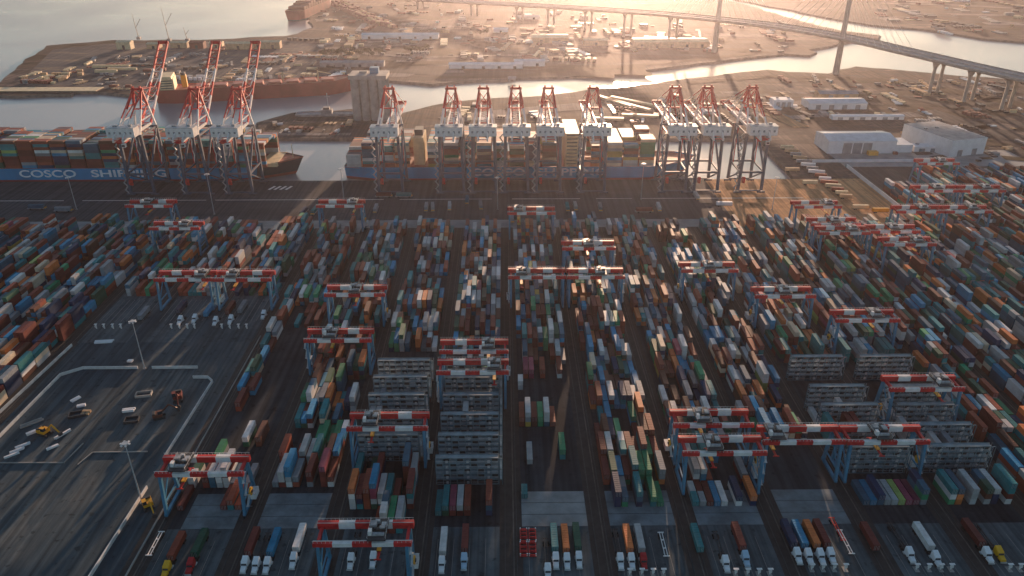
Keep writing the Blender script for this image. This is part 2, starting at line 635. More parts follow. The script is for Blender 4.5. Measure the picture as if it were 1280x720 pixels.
for i in (-7, -6, -5):
    c = bc(i)
    tb2.poly([(c - 13.5, 352 + 4, 0.09), (c + 13.5, 352 + 4, 0.09), (c + 13.5, 428, 0.09), (c - 13.5, 428, 0.09)], M_TRUCK)
    for s in range(-4, 5):
        tb2.box(c + s * 3.0, 392, 0.09, 0.2, 26, 0.02, M_CONCD, bottom=False)
tag(tb2.build('far_truck_bays'), 'grey truck bays at the ends of the three short blocks', kind='structure')

# ------------------------------------------------------------------ containers
CWD, CHT = 2.44, 2.62
SL = 2.84
bays_y = lambda j: 234.0 + 13.0 * j

#  block -> heights per bay j = -1 .. 21 (char 0 = bay -1), fill share
OCC = {
    -4: ('02311000000012323434443', 0.74),
    -3: ('00332233333233344334433', 0.78),
    -2: ('34400000003334330233333', 0.85),
    -1: ('02000000222334444434443', 0.82),
    0: ('00000200134444434443444', 0.8),
    1: ('03332333333444444434344', 0.82),
    2: ('02233333233334443444443', 0.8),
    3: ('00003333333334343443433', 0.78),
    4: ('02000000033444434443444', 0.82),
    5: ('03000000034444444443444', 0.85),
    6: ('43334333444444444444444', 0.85),
    7: ('43443444444444444444444', 0.86),
}
LEFT_FAR = ('00000000000000023344444', 0.88)
FULL = ('44344434444444344444444', 0.9)

SPECIAL_EMPTY = set()
cont = []        # (x, y, tier, length, colour, block, j, slot, half)


def pick(prev=None):
    if prev and random.random() < 0.33:
        return prev
    return random.choices(CNAMES, CWL)[0]


def fill_block(i, occ, fillp, jmax=21, only=None):
    c = bc(i)
    prev = None
    for q in range(len(occ)):
        j = q - 1
        hgt = int(occ[q])
        if hgt == 0:
            continue
        prev_row = None
        for s in range(9):
            if random.random() > fillp - 0.06:
                continue
            n = hgt + random.choice((-2, -1, -1, -1, 0, 0, 0, 1))
            n = max(0, min(5, n))
            short = random.random() < 0.13
            for t in range(n):
                x = c + (s - 4) * SL
                y = bays_y(j)
                if short:
                    for hh in (0, 1):
                        prev = pick(prev)
                        cont.append((x, y + (hh - .5) * 6.12, t, 6.06, prev, i, j, s, hh))
                else:
                    prev = pick(prev)
                    cont.append((x, y, t, 12.19, prev, i, j, s, None))


for i in range(-13, 14):
    if i in OCC:
        o_, f_ = OCC[i]
    elif -8 < i < -4:
        o_, f_ = LEFT_FAR
    else:
        o_, f_ = FULL
    fill_block(i, o_, f_)
# blocks beyond the white wall reach further towards the sheds
for i in range(9, 14):
    c = bc(i)
    for j in range(22, 31):
        if i == 9 and j > 27:
            continue
        for s in range(9):
            if random.random() < (0.3 if i < 11 and j > 25 else 0.12):
                continue
            for t in range(random.choice((2, 3, 3, 4, 4))):
                cont.append((c + (s - 4) * SL, bays_y(j), t, 12.19, pick(), i, j, s, None))


# particular boxes of the nearly empty block and of the row before the racks
def put(i, j, s, cols, half=None, L=12.19, y=None):
    for t, k in enumerate(cols):
        cont.append((bc(i) + (s - 4) * SL, (bays_y(j) if y is None else y), t, L, k, i, j, s, half))


cont = [q for q in cont if not (q[5] == 0 and q[6] < 7)]
cont = [q for q in cont if not (q[5] == -1 and q[6] < 1)]
cont = [q for q in cont if not (q[5] == -4 and 3 < q[6] < 13 and q[7] < 3)]
for s, cs in ((0, ['maroon', 'rust red']), (1, ['yellow', 'mid grey', 'light grey']), (2, ['brown', 'maroon']),
              (3, ['green', 'green']), (4, ['steel blue', 'white', 'white']), (5, ['rust red'])):
    put(0, 4, s, cs)
put(0, 6, 0, ['light grey', 'white'], L=6.06, half=0)
put(0, 2, 1, ['light grey'])
put(0, 3, 6, ['teal', 'green'], y=263.0)
put(0, 0, 0, ['teal'], L=6.06, half=0, y=236.0)
for s, cs in ((0, ['teal']), (1, ['dark green', 'teal']), (2, ['maroon', 'pink']), (3, ['maroon', 'light grey']),
              (4, ['maroon', 'rust red']), (7, ['navy blue', 'steel blue', 'rust red'])):
    put(-1, 0, s, cs, y=230.0)

RK = {-1: [243, 257.6, 272, 286.6, 301, 315.5], -2: [258, 272.5, 287, 301.5, 316], 4: [248, 262.4, 277, 291.5, 317], 5: [248, 262.4, 276.8, 291.2, 317]}
for i_, ys_ in RK.items():
    for n_, yy in enumerate(ys_[:-1]):
        if ys_[n_ + 1] - yy > 16:
            continue
        for s_ in range(9):
            if random.random() < (0.16 if i_ == -1 else 0.34):
                cc_ = random.choice(('light grey', 'white', 'mid grey', 'steel blue', 'light grey', 'teal', 'maroon'))
                put(i_, n_ + (1 if i_ != -2 else 2), s_, [cc_] * random.choice((1, 1, 2, 3, 4)), y=yy + 7.3)

for j_ in range(4, 13):
    for s_ in (0, 1, 2):
        if random.random() < (0.8 if s_ < 2 and j_ > 5 else 0.25):
            put(-4, j_, s_, [pick() for _ in range(random.choice((1, 2, 2, 3)))], y=bays_y(j_))

# occupancy for the choice of the boxes that show largest
colh = {}
for q in cont:
    k = (q[5], q[6], q[7], q[8])
    colh[k] = max(colh.get(k, 0), q[2] + 1)


def show_score(q):
    x, y, t, L, colr, i, j, s, half = q
    k = (i, j, s, half)
    topv = 1.0 if colh[k] == t + 1 else 0.0
    front = max(colh.get((i, j - 1, s, None), 0), colh.get((i, j - 1, s, 1), 0))
    if half == 1:
        front = colh[(i, j, s, 0)] if (i, j, s, 0) in colh else 0
    fv = 1.0 if t >= front else 0.0
    if not topv and not fv:
        return 0.0
    P = Vector((x, y, t * CHT))
    d = P - Vector((0, 0, CAM_H))
    v = CAMROT.transposed() @ d
    px, py = 640 + 950 * v.x / -v.z, 360 - 950 * v.y / -v.z
    if px < -5 or px > 1285 or py > 725:
        return 0.0
    D = d.length
    sn = -d.z / D
    a = topv * L * CWD * sn + fv * CWD * CHT * math.sqrt(1 - sn * sn)
    sideopen = colh.get((i, j, s - (1 if x > 0 else -1), None), 0) <= t
    if sideopen:
        a += L * CHT * abs(d.x) / D * 0.7
    return a / D / D


order = sorted(range(len(cont)), key=lambda n_: -show_score(cont[n_]))
chosen = set(order[:300])


def cbox(mb, x, y, z, L, m):
    mb.box(x, y, z, CWD, L, CHT - 0.04, m, bottom=False)


stuff = MB()
for n_, q in enumerate(cont):
    if n_ not in chosen:
        cbox(stuff, q[0], q[1], 0.1 + q[2] * CHT, q[3], MATS['stacked ' + q[4]])
tag(stuff.build('stacked_containers'), 'countless mixed colour shipping containers stacked in rows across the yard', 'container stacks', kind='stuff')

cm_cache = {}


def container_mesh(L, colr):
    """corrugated steel box with corner posts, roof rails and locking bars on the door end"""
    key = (L, colr)
    if key in cm_cache:
        return cm_cache[key]
    m = MATS['paint ' + colr]
    mb = MB()
    W, H = CWD, CHT - 0.03
    # corrugated outline walked round the plan
    pts = []
    n = int(L / 0.55)
    ins = 0.05
    for k in range(n):
        y = -L / 2 + 0.2 + (L - 0.4) * k / (n - 1)
        pts.append((W / 2 - (ins if k % 2 else 0.015), y))
    for k in range(n):
        y = L / 2 - 0.2 - (L - 0.4) * k / (n - 1)
        pts.append((-W / 2 + (ins if k % 2 else 0.015), y))
    k0 = len(mb.v)
    mi = mb.mi(m)
    for z in (0.08, H - 0.06):
        mb.v.extend([(p[0], p[1], z) for p in pts])
    N_ = len(pts)
    for a in range(N_):
        b_ = (a + 1) % N_
        mb.f.append((k0 + a, k0 + b_, k0 + N_ + b_, k0 + N_ + a))
        mb.m.append(mi)
    # roof panel in ridges
    rn = int(L / 1.2)
    for k in range(rn):
        y = -L / 2 + 0.15 + (L - 0.3) * (k + 0.5) / rn
        mb.box(0, y, H - 0.1, W - 0.2, (L - 0.3) / rn * 0.82, 0.09, m, bottom=False)
    mb.box(0, 0, H - 0.14, W - 0.16, L - 0.2, 0.06, m, bottom=False)
    # posts and rails
    for sx in (-1, 1):
        for sy in (-1, 1):
            mb.box(sx * (W / 2 - 0.08), sy * (L / 2 - 0.08), 0, 0.16, 0.16, H, m)
        mb.box(sx * (W / 2 - 0.06), 0, H - 0.12, 0.12, L - 0.34, 0.11, m)
        mb.box(sx * (W / 2 - 0.06), 0, 0.0, 0.12, L - 0.34, 0.14, m)
    for sy in (-1, 1):
        mb.box(0, sy * (L / 2 - 0.07), H - 0.13, W - 0.34, 0.14, 0.12, m)
        mb.box(0, sy * (L / 2 - 0.07), 0.0, W - 0.34, 0.14, 0.14, m)
    for x in (-0.85, -0.35, 0.35, 0.85):
        mb.box(x, -L / 2 + 0.02, 0.2, 0.06, 0.06, H - 0.4, M_STEEL)
    mb.box(0, -L / 2 + 0.04, 0.2, 0.03, 0.03, H - 0.4, M_DARK)
    cm_cache[key] = mb.data('shipping_container')
    return cm_cache[key]


ORD = ['', 'first', 'second', 'third', 'fourth', 'fifth', 'sixth', 'seventh', 'eighth', 'ninth', 'tenth', 'eleventh',
       'twelfth', 'thirteenth', 'fourteenth', 'fifteenth', 'sixteenth', 'seventeenth', 'eighteenth', 'nineteenth', 'twentieth',
       'twenty-first', 'twenty-second', 'twenty-third']
BLOCKP = {-4: 'block beside the walled lot', -3: 'second block from walled lot', -2: 'third block from walled lot',
          -1: 'rack block under paired cranes', 0: 'half-empty block right of racks', 1: 'block right of half-empty one',
          2: 'block under two stacked cranes', 3: 'block right of stacked cranes', 4: 'fifth block right of central racks',
          5: 'sixth block right of central racks', 6: 'seventh block right of central racks', 7: 'eighth block right of central racks',
          8: 'ninth block right of central racks', 9: 'tenth block right of central racks', -5: 'first short block by lot',
          -6: 'middle short block behind lot', -7: 'last short block behind lot'}
rows_of = {}
for q in cont:
    rows_of.setdefault(q[5], set()).add(q[6])
rows_of = {k: sorted(v) for k, v in rows_of.items()}


def container(x, y, z, L, colr, label, group='shipping containers stacked in the yard', rz=0.0):
    o = bpy.data.objects.new('shipping_container', container_mesh(L, colr))
    COL.objects.link(o)
    o.location = (x, y, z)
    o.rotation_euler.z = rz
    return tag(o, label, 'container', group)


TIER = ['bottom tier', 'second tier', 'third tier', 'fourth tier', 'fifth tier', 'sixth tier']
for n_ in sorted(chosen):
    x, y, t, L, colr, i, j, s, half = cont[n_]
    row = rows_of[i].index(j) + 1
    hf = '' if half is None else ('near-half ' if half == 0 else 'far-half ')
    bp_ = BLOCKP.get(i, 'packed stacks left of walled lot' if i < -7 else 'stacks at the far right')
    if i < -7:
        bp_ = ORD[-7 - i] + ' block left of walled lot'
    elif i > 9:
        bp_ = ORD[i + 1] + ' block right of central racks'
    lab = f'{hf}{colr} container, {TIER[t]}, {ORD[s + 1]} across, {ORD[row]} row, {bp_}'
    container(x, y, 0.1 + t * CHT, L, colr, lab)

# ------------------------------------------------------------------ reefer racks
def rack_proto():
    r = empty('reefer_rack')
    W, H, D = 25.5, 13.7, 2.2
    fr = MB()
    for k in range(10):
        x = -W / 2 + W * k / 9
        for yy in (-D / 2, D / 2):
            fr.box(x, yy, 0, 0.28, 0.24, H, M_RACK)
    for lv in range(6):
        z = 0.05 + lv * 2.7
        for yy in (-D / 2 - 0.15, D / 2 + 0.15):
            fr.box(0, yy, z, W, 0.1, 0.35, M_RACK)
            if lv:
                fr.box(0, yy, z - 1.5, W, 0.06, 0.1, M_STEEL)
    fr.build('rack_frame', r)
    dk = MB()
    for lv in range(1, 6):
        dk.box(0, 0, 0.1 + lv * 2.7, W - 0.1, D - 0.1, 0.14, M_RACK)
    dk.build('walkway', r)
    for k in range(9):
        x = -W / 2 + W * (k + 0.5) / 9
        if k % 3 == 1:
            for lv in range(5):
                MB().box(x + 0.3, -D / 2 - 0.26, 0.7 + lv * 2.7, 1.0, 0.25, 1.1, M_STEEL).build('socket_panel', r)
    bk = MB()
    for k in range(9):
        x = -W / 2 + W * (k + 0.5) / 9
        for lv in range(5):
            if (k * 3 + lv * 5) % 7 < 3:
                bk.box(x, 0, 0.5 + lv * 2.7, W / 9 - 0.5, 0.1, 1.7, M_DARK)
    bk.build('back_panels', r)
    st = MB()
    for lv in range(5):
        z = lv * 2.7 + 0.2
        a, b_ = (-D / 2, D / 2) if lv % 2 else (D / 2, -D / 2)
        st.beam((W / 2 + 1.0, a, z), (W / 2 + 1.0, b_, z + 2.7), 0.9, M_STEEL, h=0.2)
    for yy in (-D / 2 - .3, D / 2 + .3):
        for xx in (W / 2 + 0.5, W / 2 + 1.6):
            st.box(xx, yy, 0, 0.2, 0.2, H, M_RACK)
    st.build('stair_tower', r)
    return r


rackp = rack_proto()
first = True
RN = {-1: 'under the paired cranes', -2: 'in the left rack block', 4: 'in the right rack group, nearer lane', 5: 'in the right rack group, outer block'}
for i, ys in RK.items():
    for n_, yy in enumerate(ys):
        r = rackp if first else copy_tree(rackp)
        first = False
        r.location = (bc(i) - 0.6, yy, 0.05)
        tag(r, f'{ORD[n_ + 1]} blue grey steel rack wall from the camera {RN[i]}', 'rack', 'steel reefer racks across the blocks')

# ------------------------------------------------------------------ yard cranes
def banded(mb, x0, x1, y, z, wy, hz_, bands):
    """a box girder along x, cut in red and white runs"""
    x = x0
    for frac, c in bands:
        x2 = x + (x1 - x0) * frac
        mb.box((x + x2) / 2, y, z, x2 - x, wy, hz_, M_RED if c == 'r' else M_WHITE)
        x = x2


def rmg_proto(mirror=1):
    r = empty('yard_crane')
    H = 18.6
    GY = 4.3
    W = 16.8
    rg = MB()
    banded(rg, -W, W, GY, H, 1.9, 2.5, [(.22, 'r'), (.17, 'w'), (.22, 'r'), (.17, 'w'), (.22, 'r')])
    rg.build('rear_girder', r)
    rr = MB()
    rr.box(0, GY + 0.7, H + 3.5, 2 * W, 0.07, 0.07, M_WHITE)
    rr.box(0, GY - 0.7, H + 2.56, 2 * W, 0.14, 0.2, M_STEEL)
    for k in range(24):
        rr.box(-W + 0.3 + k * (2 * W - .6) / 23, GY + 0.7, H + 2.52, 0.07, 0.07, 1.0, M_WHITE)
    rr.build('walkway_rail', r)
    fg = MB()
    banded(fg, -W, W, -GY, H, 1.5, 1.7, [(.2, 'r'), (.2, 'w'), (.2, 'r'), (.22, 'w'), (.18, 'r')])
    fg.build('front_girder', r)
    fr = MB()
    fr.box(0, -GY - 0.6, H + 2.7, 2 * W, 0.07, 0.07, M_WHITE)
    fr.box(0, -GY + 0.5, H + 1.76, 2 * W, 0.14, 0.2, M_STEEL)
    for k in range(24):
        fr.box(-W + 0.3 + k * (2 * W - .6) / 23, -GY - 0.6, H + 1.72, 0.07, 0.07, 1.0, M_WHITE)
    fr.build('walkway_rail', r)
    for s in (-1, 1):
        x = s * 15.2
        for e in (-1, 1):
            MB().beam((x, e * 6.6, 1.9), (x, e * (GY + 0.1), H + 0.02), 1.1, M_LEG, h=1.3).build('leg', r)
        MB().beam((x, -7.6, 1.5), (x, 7.6, 1.5), 1.1, M_LEG, h=1.2).build('sill_beam', r)
        MB().beam((x, -GY + 0.76, H + 0.7), (x, GY - 0.96, H + 0.7), 1.0, M_RED, h=1.2).build('end_tie', r)
        dg = MB()
        dg.beam((x, -6.0, 6.5), (x, 6.0, 6.5), 0.5, M_LEG)
        dg.beam((x, -5.6, 7.0), (x, 4.4, 17.6), 0.4, M_LEG)
        dg.build('brace', r)
        for e in (-1, 1):
            bg_ = MB()
            bg_.box(x, e * 6.4, 0.45, 0.8, 3.2, 0.6, M_DARK)
            for q in (-1.1, 0, 1.1):
                bg_.cyl((x - .25, e * 6.4 + q, 0.42), (x + .25, e * 6.4 + q, 0.42), 0.34, M_DARK, 10)
            bg_.build('bogie', r)
    # stairs, electrical house and cable reel on one side
    x = mirror * 16.5
    stt = MB()
    for k in range(6):
        a = (-5.6, -2.6) if k % 2 else (-2.6, -5.6)
        stt.beam((x, a[0], 1.5 + k * 2.9), (x, a[1], 4.4 + k * 2.9), 0.8, M_STEEL, h=0.15)
        stt.box(x, a[1], 4.3 + k * 2.9, 1.0, 0.9, 0.12, M_STEEL)
    stt.build('stair_tower', r)
    eh = MB().box(mirror * 16.6, 2.6, 2.3, 2.2, 4.6, 2.6, M_WHITE)
    eh.box(mirror * 16.6, 2.6, 4.9, 2.4, 4.8, 0.15, M_STEEL)
    eh.build('electrical_house', r)
    cr_ = MB()
    cr_.cyl((mirror * 16.3, -0.6, 7.5), (mirror * 17.0, -0.6, 7.5), 1.7, M_YEL, 16)
    cr_.cyl((mirror * 17.0, -0.6, 7.5), (mirror * 17.3, -0.6, 7.5), 0.7, M_DARK, 12)
    cr_.build('cable_reel', r)
    # trolley on the girders
    tr = MB()
    z = H + 2.7
    tr.box(0, 0, z, 6.4, 2 * GY + 1.6, 0.5, M_DARK)
    tr.box(-1.6, 1.4, z + 0.5, 2.2, 2.4, 1.6, M_GREY)
    tr.box(1.9, 1.6, z + 0.5, 1.6, 1.6, 1.1, M_STEEL)
    tr.box(0.4, -2.6, z + 0.5, 4.2, 1.2, 0.7, M_GREY)
    tr.box(-2.4, -2.2, z + 0.5, 1.2, 1.8, 1.9, M_WHITE)
    for q in (-2.0, 0.0, 2.0):
        tr.cyl((q - .7, -0.6, z + 1.2), (q + .7, -0.6, z + 1.2), 0.55, M_DARK, 10)
    for sx in (-3.1, 3.1):
        tr.box(sx, 0, z + 1.4, 0.08, 2 * GY + 1.2, 0.08, M_WHITE)
        for e in (-4.5, -1.5, 1.5, 4.5):
            tr.box(sx, e, z + 0.5, 0.08, 0.08, 0.95, M_WHITE)
    tro = tr.build('trolley', r)
    wn = MB()
    wn.box(1.6, -0.4, z + 1.7, 1.8, 1.0, 0.5, M_GREY)
    wn.box(-0.4, 2.9, z + 0.5, 1.6, 1.0, 1.4, M_STEEL)
    wn.build('hoist_machine', tro)
    sp = MB()
    zs = 13.5
    for sx in (-0.9, 0.9):
        for sy in (-2.2, 2.2):
            sp.cyl((sx, sy, zs + 0.7), (sx * 1.6, sy * 0.9, z), 0.06, M_DARK, 4)
    sp.box(0, 0, zs + 0.35, 1.6, 4.6, 0.45, M_YEL)
    sp.box(0, 0, zs, 0.9, 11.6, 0.35, M_RED)
    for e in (-5.9, 5.9):
        sp.box(0, e, zs - 0.05, 2.4, 0.35, 0.4, M_RED)
    sp.build('spreader', tro)
    return r


rmgs = [rmg_proto(1), rmg_proto(-1)]
used = [False, False]
# px centre of the front girder, py of the front girder, mirror, trolley shift, label
RMG = [
    (185, 258, 0, -2, 'lone yard crane on the quay apron behind the short blocks'),
    (424, 258, 0, 9, 'crane standing on the apron, next left of the lone apron crane'),
    (656, 267, 0, -9, 'yard crane alone on the apron above the half-empty block'),
    (215, 286, 1, 6, 'yard crane over sunlit boxes of the short blocks'),
    (221, 350, 0, 10, 'left crane of the touching pair over the short truck bays'),
    (300, 350, 1, -6, 'right crane of the touching pair over the short truck bays'),
    (727, 311, 0, 0, 'crane at the far end of sunlit boxes'),
    (668, 347, 1, -9, 'left one of two level cranes over the half-empty block'),
    (738, 347, 0, 3, 'right one of two level cranes, over sunlit boxes'),
    (440, 369, 0, 0, 'yard crane over boxes between the short blocks and the racks'),
    (414, 426, 1, -4, 'yard crane with blue legs over green and orange boxes'),
    (590, 440, 0, 7, 'rear crane of the close pair above the rack walls'),
    (587, 466, 1, 10, 'front crane of the close pair above the rack walls'),
    (471, 536, 0, -7, 'yard crane in front of the left rack block'),
    (232, 593, 0, -8, 'yard crane straddling the truck bay beside the walled lot'),
    (440, 680, 0, 5, 'nearest yard crane, over the white truck cabs'),
    (870, 339, 1, 0, 'yard crane two blocks right of the level pair'),
    (962, 371, 1, 0, 'pinkish lit yard crane over tightly packed boxes'),
    (1074, 401, 1, 5, 'yard crane standing before the right rack group'),
    (884, 532, 1, -4, 'rear crane of the nested pair at the end of its block'),
    (894, 567, 0, -4, 'front crane of the nested pair at the end of its block'),
    (997, 553, 1, -11, 'left crane of the wide abutting pair'),
    (1104, 553, 0, -2, 'right crane of the wide abutting pair'),
    (1152, 487, 1, 8, 'yard crane above the outer rack walls'),
    (1018, 281, 1, 0, 'rear crane of the overlapping pair by the sunlit ground'),
    (1030, 292, 0, 6, 'front crane of the overlapping pair by the sunlit ground'),
    (1044, 259, 0, 8, 'yard crane standing out on the sunlit unpaved ground'),
    (1143, 290, 1, 0, 'rear crane of the overlapping pair right of the white wall end'),
    (1166, 306, 0, 6, 'front crane of the overlapping pair right of the white wall end'),
    (1174, 265, 0, 3, 'left crane of the middle touching pair by the white wall'),
    (1230, 265, 1, 4, 'right crane of the middle touching pair by the white wall'),
    (1180, 239, 0, 0, 'left crane of the far touching pair by the white wall'),
    (1236, 239, 1, 3, 'right crane of the far touching pair by the white wall'),
    (1172, 205, 0, 3, 'farthest yard crane, beside the white box warehouse'),
]
for px, py, mi_, ts, lab in RMG:
    p = G(px, py, 19.4)
    i = round((p.x - BX0) / PITCH)
    x = bc(i)
    if used[mi_]:
        r = copy_tree(rmgs[mi_])
    else:
        r = rmgs[mi_]
        used[mi_] = True
    r.location = (x, p.y + 4.3, 0.05)
    for ch in r.children:
        if ch.name.startswith('trolley'):
            ch.location.x = ts
    tag(r, 'red and white striped ' + lab, 'crane', 'red and white yard cranes on rails')

# ------------------------------------------------------------------ ship-to-shore cranes
M_BOOMW = M_WHITE


def sts(X, up, label, xw=9.6, hb=50.0):
    r = empty('quay_crane', (X, 585.0, 0.1))
    H = hb
    D = 30.0
    for sx in (-1, 1):
        for y in (0, D):
            lg = MB().beam((sx * xw, y, 2.6), (sx * (xw - 1.2), y, H), 2.1, M_SLATE, h=2.1)
            lg.build('leg', r)
            bg_ = MB()
            bg_.box(sx * xw, y, 0.8, 6.4, 1.2, 1.2, M_SLATE)
            for q in (-2.6, -1.3, 0, 1.3, 2.6):
                bg_.cyl((sx * xw + q, y - 0.3, 0.5), (sx * xw + q, y + 0.3, 0.5), 0.45, M_DARK, 8)
            bg_.build('bogie', r)
        br = MB()
        br.beam((sx * xw, 0.9, 18), (sx * xw, D - 0.9, 18), 1.2, M_SLATE)
        br.beam((sx * xw, 0.9, 18.6), (sx * (xw - 1), D - 0.9, H - 2), 1.3, M_SLATE)
        br.beam((sx * xw, D - 0.9, 3.6), (sx * xw, 0.9, 17.4), 0.9, M_SLATE)
        br.beam((sx * (xw - 1), 0.9, H - 1), (sx * (xw - 1), D - 0.9, H - 1), 1.2, M_SLATE)
        br.build('side_brace', r)
    for y in (0, D):
        MB().beam((-xw + .9, y, 18), (xw - .9, y, 18), 1.1, M_SLATE, h=1.6).build('cross_beam', r)
        MB().beam((-xw + 1.2, y, H - 1), (xw - 1.2, y, H - 1), 1.3, M_SLATE, h=1.8).build('cross_beam', r)
        MB().beam((-xw + .9, y, 2.4), (xw - .9, y, 2.4), 1.0, M_SLATE).build('cross_beam', r)
    # girders between the legs and over the yard
    gd = MB()
    for sx in (-3.6, 3.6):
        gd.beam((sx, -20, H + 0.6), (sx, D + 2, H + 0.6), 1.1, M_BOOMW, h=2.0)
    for k in range(7):
        gd.beam((-3.1, -19 + k * 8, H + 0.9), (3.1, -19 + k * 8, H + 0.9), 0.5, M_RED)
    gd.build('main_girder', r)
    mh = MB()
    mh.box(0, -9, H + 1.8, 21, 9.5, 7.0, M_WHITE)
    mh.box(0, -9, H + 8.8, 21.6, 10.1, 0.3, M_STEEL)
    for q in range(5):
        mh.box(-8 + q * 4, -13.85, H + 4.4, 1.5, 0.14, 1.6, M_ROOFG)
    mh.box(6, -8, H + 9.1, 2.4, 2.4, 1.4, M_GREY)
    mh.box(-5, -9, H + 9.1, 3.0, 2.0, 1.0, M_GREY)
    mh.build('machinery_house', r)
    # stair zigzag up the landside leg
    st = MB()
    zz = 2.0
    k = 0
    while zz < H - 1:
        a, b_ = (-xw - 3.4, -xw - 1.1) if k % 2 else (-xw - 1.1, -xw - 3.4)
        st.beam((a, -0.4, zz), (b_, -0.4, zz + 3.0), 0.6, M_GREY, h=0.9)
        st.box(b_, -0.4, zz + 3.0, 1.3, 1.4, 0.2, M_GREY)
        zz += 3.0
        k += 1
    st.build('stair_tower', r)
    # A-frame
    ap = 29.0
    for sx in (-1, 1):
        af = MB()
        a0, a1 = Vector((sx * (xw - 1.2), D, H)), Vector((sx * 3.2, D - 1, H + ap))
        mid = a0.lerp(a1, 0.55)
        af.beam(a0, mid, 1.4, M_WHITE)
        af.beam(mid, a1, 1.6, M_RED)
        b0 = Vector((sx * (xw - 1.2), 0, H))
        mb_ = b0.lerp(a1, 0.55)
        af.beam(b0, mb_, 1.2, M_WHITE)
        af.beam(mb_, a1, 1.3, M_RED)
        af.beam(a0.lerp(a1, .3), b0.lerp(a1, .3), 0.7, M_WHITE)
        af.beam(a0.lerp(a1, .6), b0.lerp(a1, .6), 0.8, M_RED)
        af.beam(a0.lerp(a1, .6), b0.lerp(a1, .3), 0.6, M_RED)
        af.build('a_frame', r)
        bs = MB()
        c0 = Vector((sx * 3.6, -19, H + 2))
        cm = c0.lerp(a1, 0.4)
        bs.beam(c0, cm, 0.8, M_WHITE)
        bs.beam(cm, a1, 0.8, M_RED)
        bs.build('backstay', r)
    tp = MB()
    tp.beam((-4.6, D - 1, H + ap), (4.6, D - 1, H + ap), 1.8, M_RED, h=1.8)
    tp.cyl((-3.4, D - 1.6, H + ap + 1.4), (-2.2, D - 1.6, H + ap + 1.4), 1.2, M_RED, 10)
    tp.cyl((2.2, D - 1.6, H + ap + 1.4), (3.4, D - 1.6, H + ap + 1.4), 1.2, M_RED, 10)
    f = 0.45
    tp.beam((-(xw - 1.2) * (1 - f) - 3.2 * f, D - .5, H + ap * f), ((xw - 1.2) * (1 - f) + 3.2 * f, D - .5, H + ap * f), 0.9, M_RED)
    tp.beam((-(xw - 1.2) * (1 - f) - 3.2 * f, D - .5, H + ap * f), (3.3, D - 1, H + ap * .9), 0.5, M_RED)
    tp.beam(((xw - 1.2) * (1 - f) + 3.2 * f, D - .5, H + ap * f), (-3.3, D - 1, H + ap * .9), 0.5, M_RED)
    tp.build('apex_beam', r)
    # boom
    bo = MB()
    Lb = 82.0 if up else 66.0
    cols = ['w', 'w', 'w', 'r', 'w', 'r'] if not up else ['r', 'w', 'r', 'w', 'r', 'r']
    seg = Lb / len(cols)
    for sx in (-3.6, 3.6):
        for k, c in enumerate(cols):
            bo.box(sx, k * seg + seg / 2, -0.4, 1.1, seg, 2.0, M_RED if c == 'r' else M_WHITE)
    nx = 11
    for k in range(nx + 1):
        y = 0.6 + k * (Lb - 1.2) / nx
        red = cols[min(len(cols) - 1, int(y / seg))] == 'r'
        bo.beam((-3.0, y, 0.6), (3.0, y, 0.6), 0.45, M_RED if red else M_WHITE)
        if k < nx:
            y2 = 0.6 + (k + 1) * (Lb - 1.2) / nx
            bo.beam((-3.0, y, 0.6), (3.0, y2, 0.6), 0.3, M_RED if red else M_WHITE)
    bo.box(0, Lb + 0.6, -0.4, 8.6, 1.2, 2.6, M_RED)
    ang = R(40) if up else 0.0
    o = bo.build('boom', r, loc=(0, D + 2.6, H + 0.2))
    o.rotation_euler.x = ang

    def on_boom(sx, y):
        return Vector((sx * 3.6, D + 2.6 + y * math.cos(ang), H + 1.4 + y * math.sin(ang)))
    for sx in (-1, 1):
        a1 = Vector((sx * 3.2, D - 1, H + ap))
        for yy in ((30, 60) if not up else (34, 54)):
            if up:
                # slack folded links beside the boom
                e = on_boom(sx, yy)
                kmid = a1.lerp(e, 0.5) + Vector((0, 2, -7))
                MB().beam(a1, kmid, 0.35, M_RED).beam(kmid, e, 0.35, M_WHITE).build('forestay', r)
            else:
                e = on_boom(sx, yy)
                cm = a1.lerp(e, 0.5)
                MB().beam(a1, cm, 0.45, M_RED).beam(cm, e, 0.45, M_WHITE).build('forestay', r)
    tr = MB()
    ty = -14 if up else random.choice((-12, 8, 14))
    tr.box(0, ty, H - 1.6, 8.6, 6.0, 1.1, M_RED)
    tr.box(3.0, ty - 3.8, H - 4.4, 2.6, 2.6, 2.8, M_WHITE)
    tr.box(3.0, ty - 5.15, H - 3.9, 2.2, 0.1, 1.6, M_GLASS)
    tr.box(-2.4, ty + .2, H - 3.0, 2.6, 2.2, 1.4, M_RED)
    tr.build('trolley', r)
    for sx in (-1, 1):
        # white and red lattice walkways between the legs
        wk = MB()
        for q in range(5):
            z0_, z1_ = 20 + q * 5.6, 20 + (q + 1) * 5.6
            ya, yb = (D - 2.5, D - 5.5) if q % 2 else (D - 5.5, D - 2.5)
            wk.beam((sx * (xw - .6), ya, z0_), (sx * (xw - .6), yb, z1_), 0.6, M_WHITE)
        wk.beam((sx * (xw - .6), D - 6.2, 19), (sx * (xw - 1), D - 6.2, H - 1.8), 0.5, M_RED)
        wk.build('ladder_walkway', r)
    rl_ = MB()
    rl_.cyl((-xw + 2.2, -1.6, 12), (-xw + 2.9, -1.6, 12), 2.6, M_RED, 14)
    rl_.box(-xw + 3.5, -1.6, 9.4, 1.6, 1.4, 5.0, M_RED)
    rl_.build('cable_reel', r)
    tag(r, label, 'crane', 'tall quay cranes beside the moored ships')
    return r


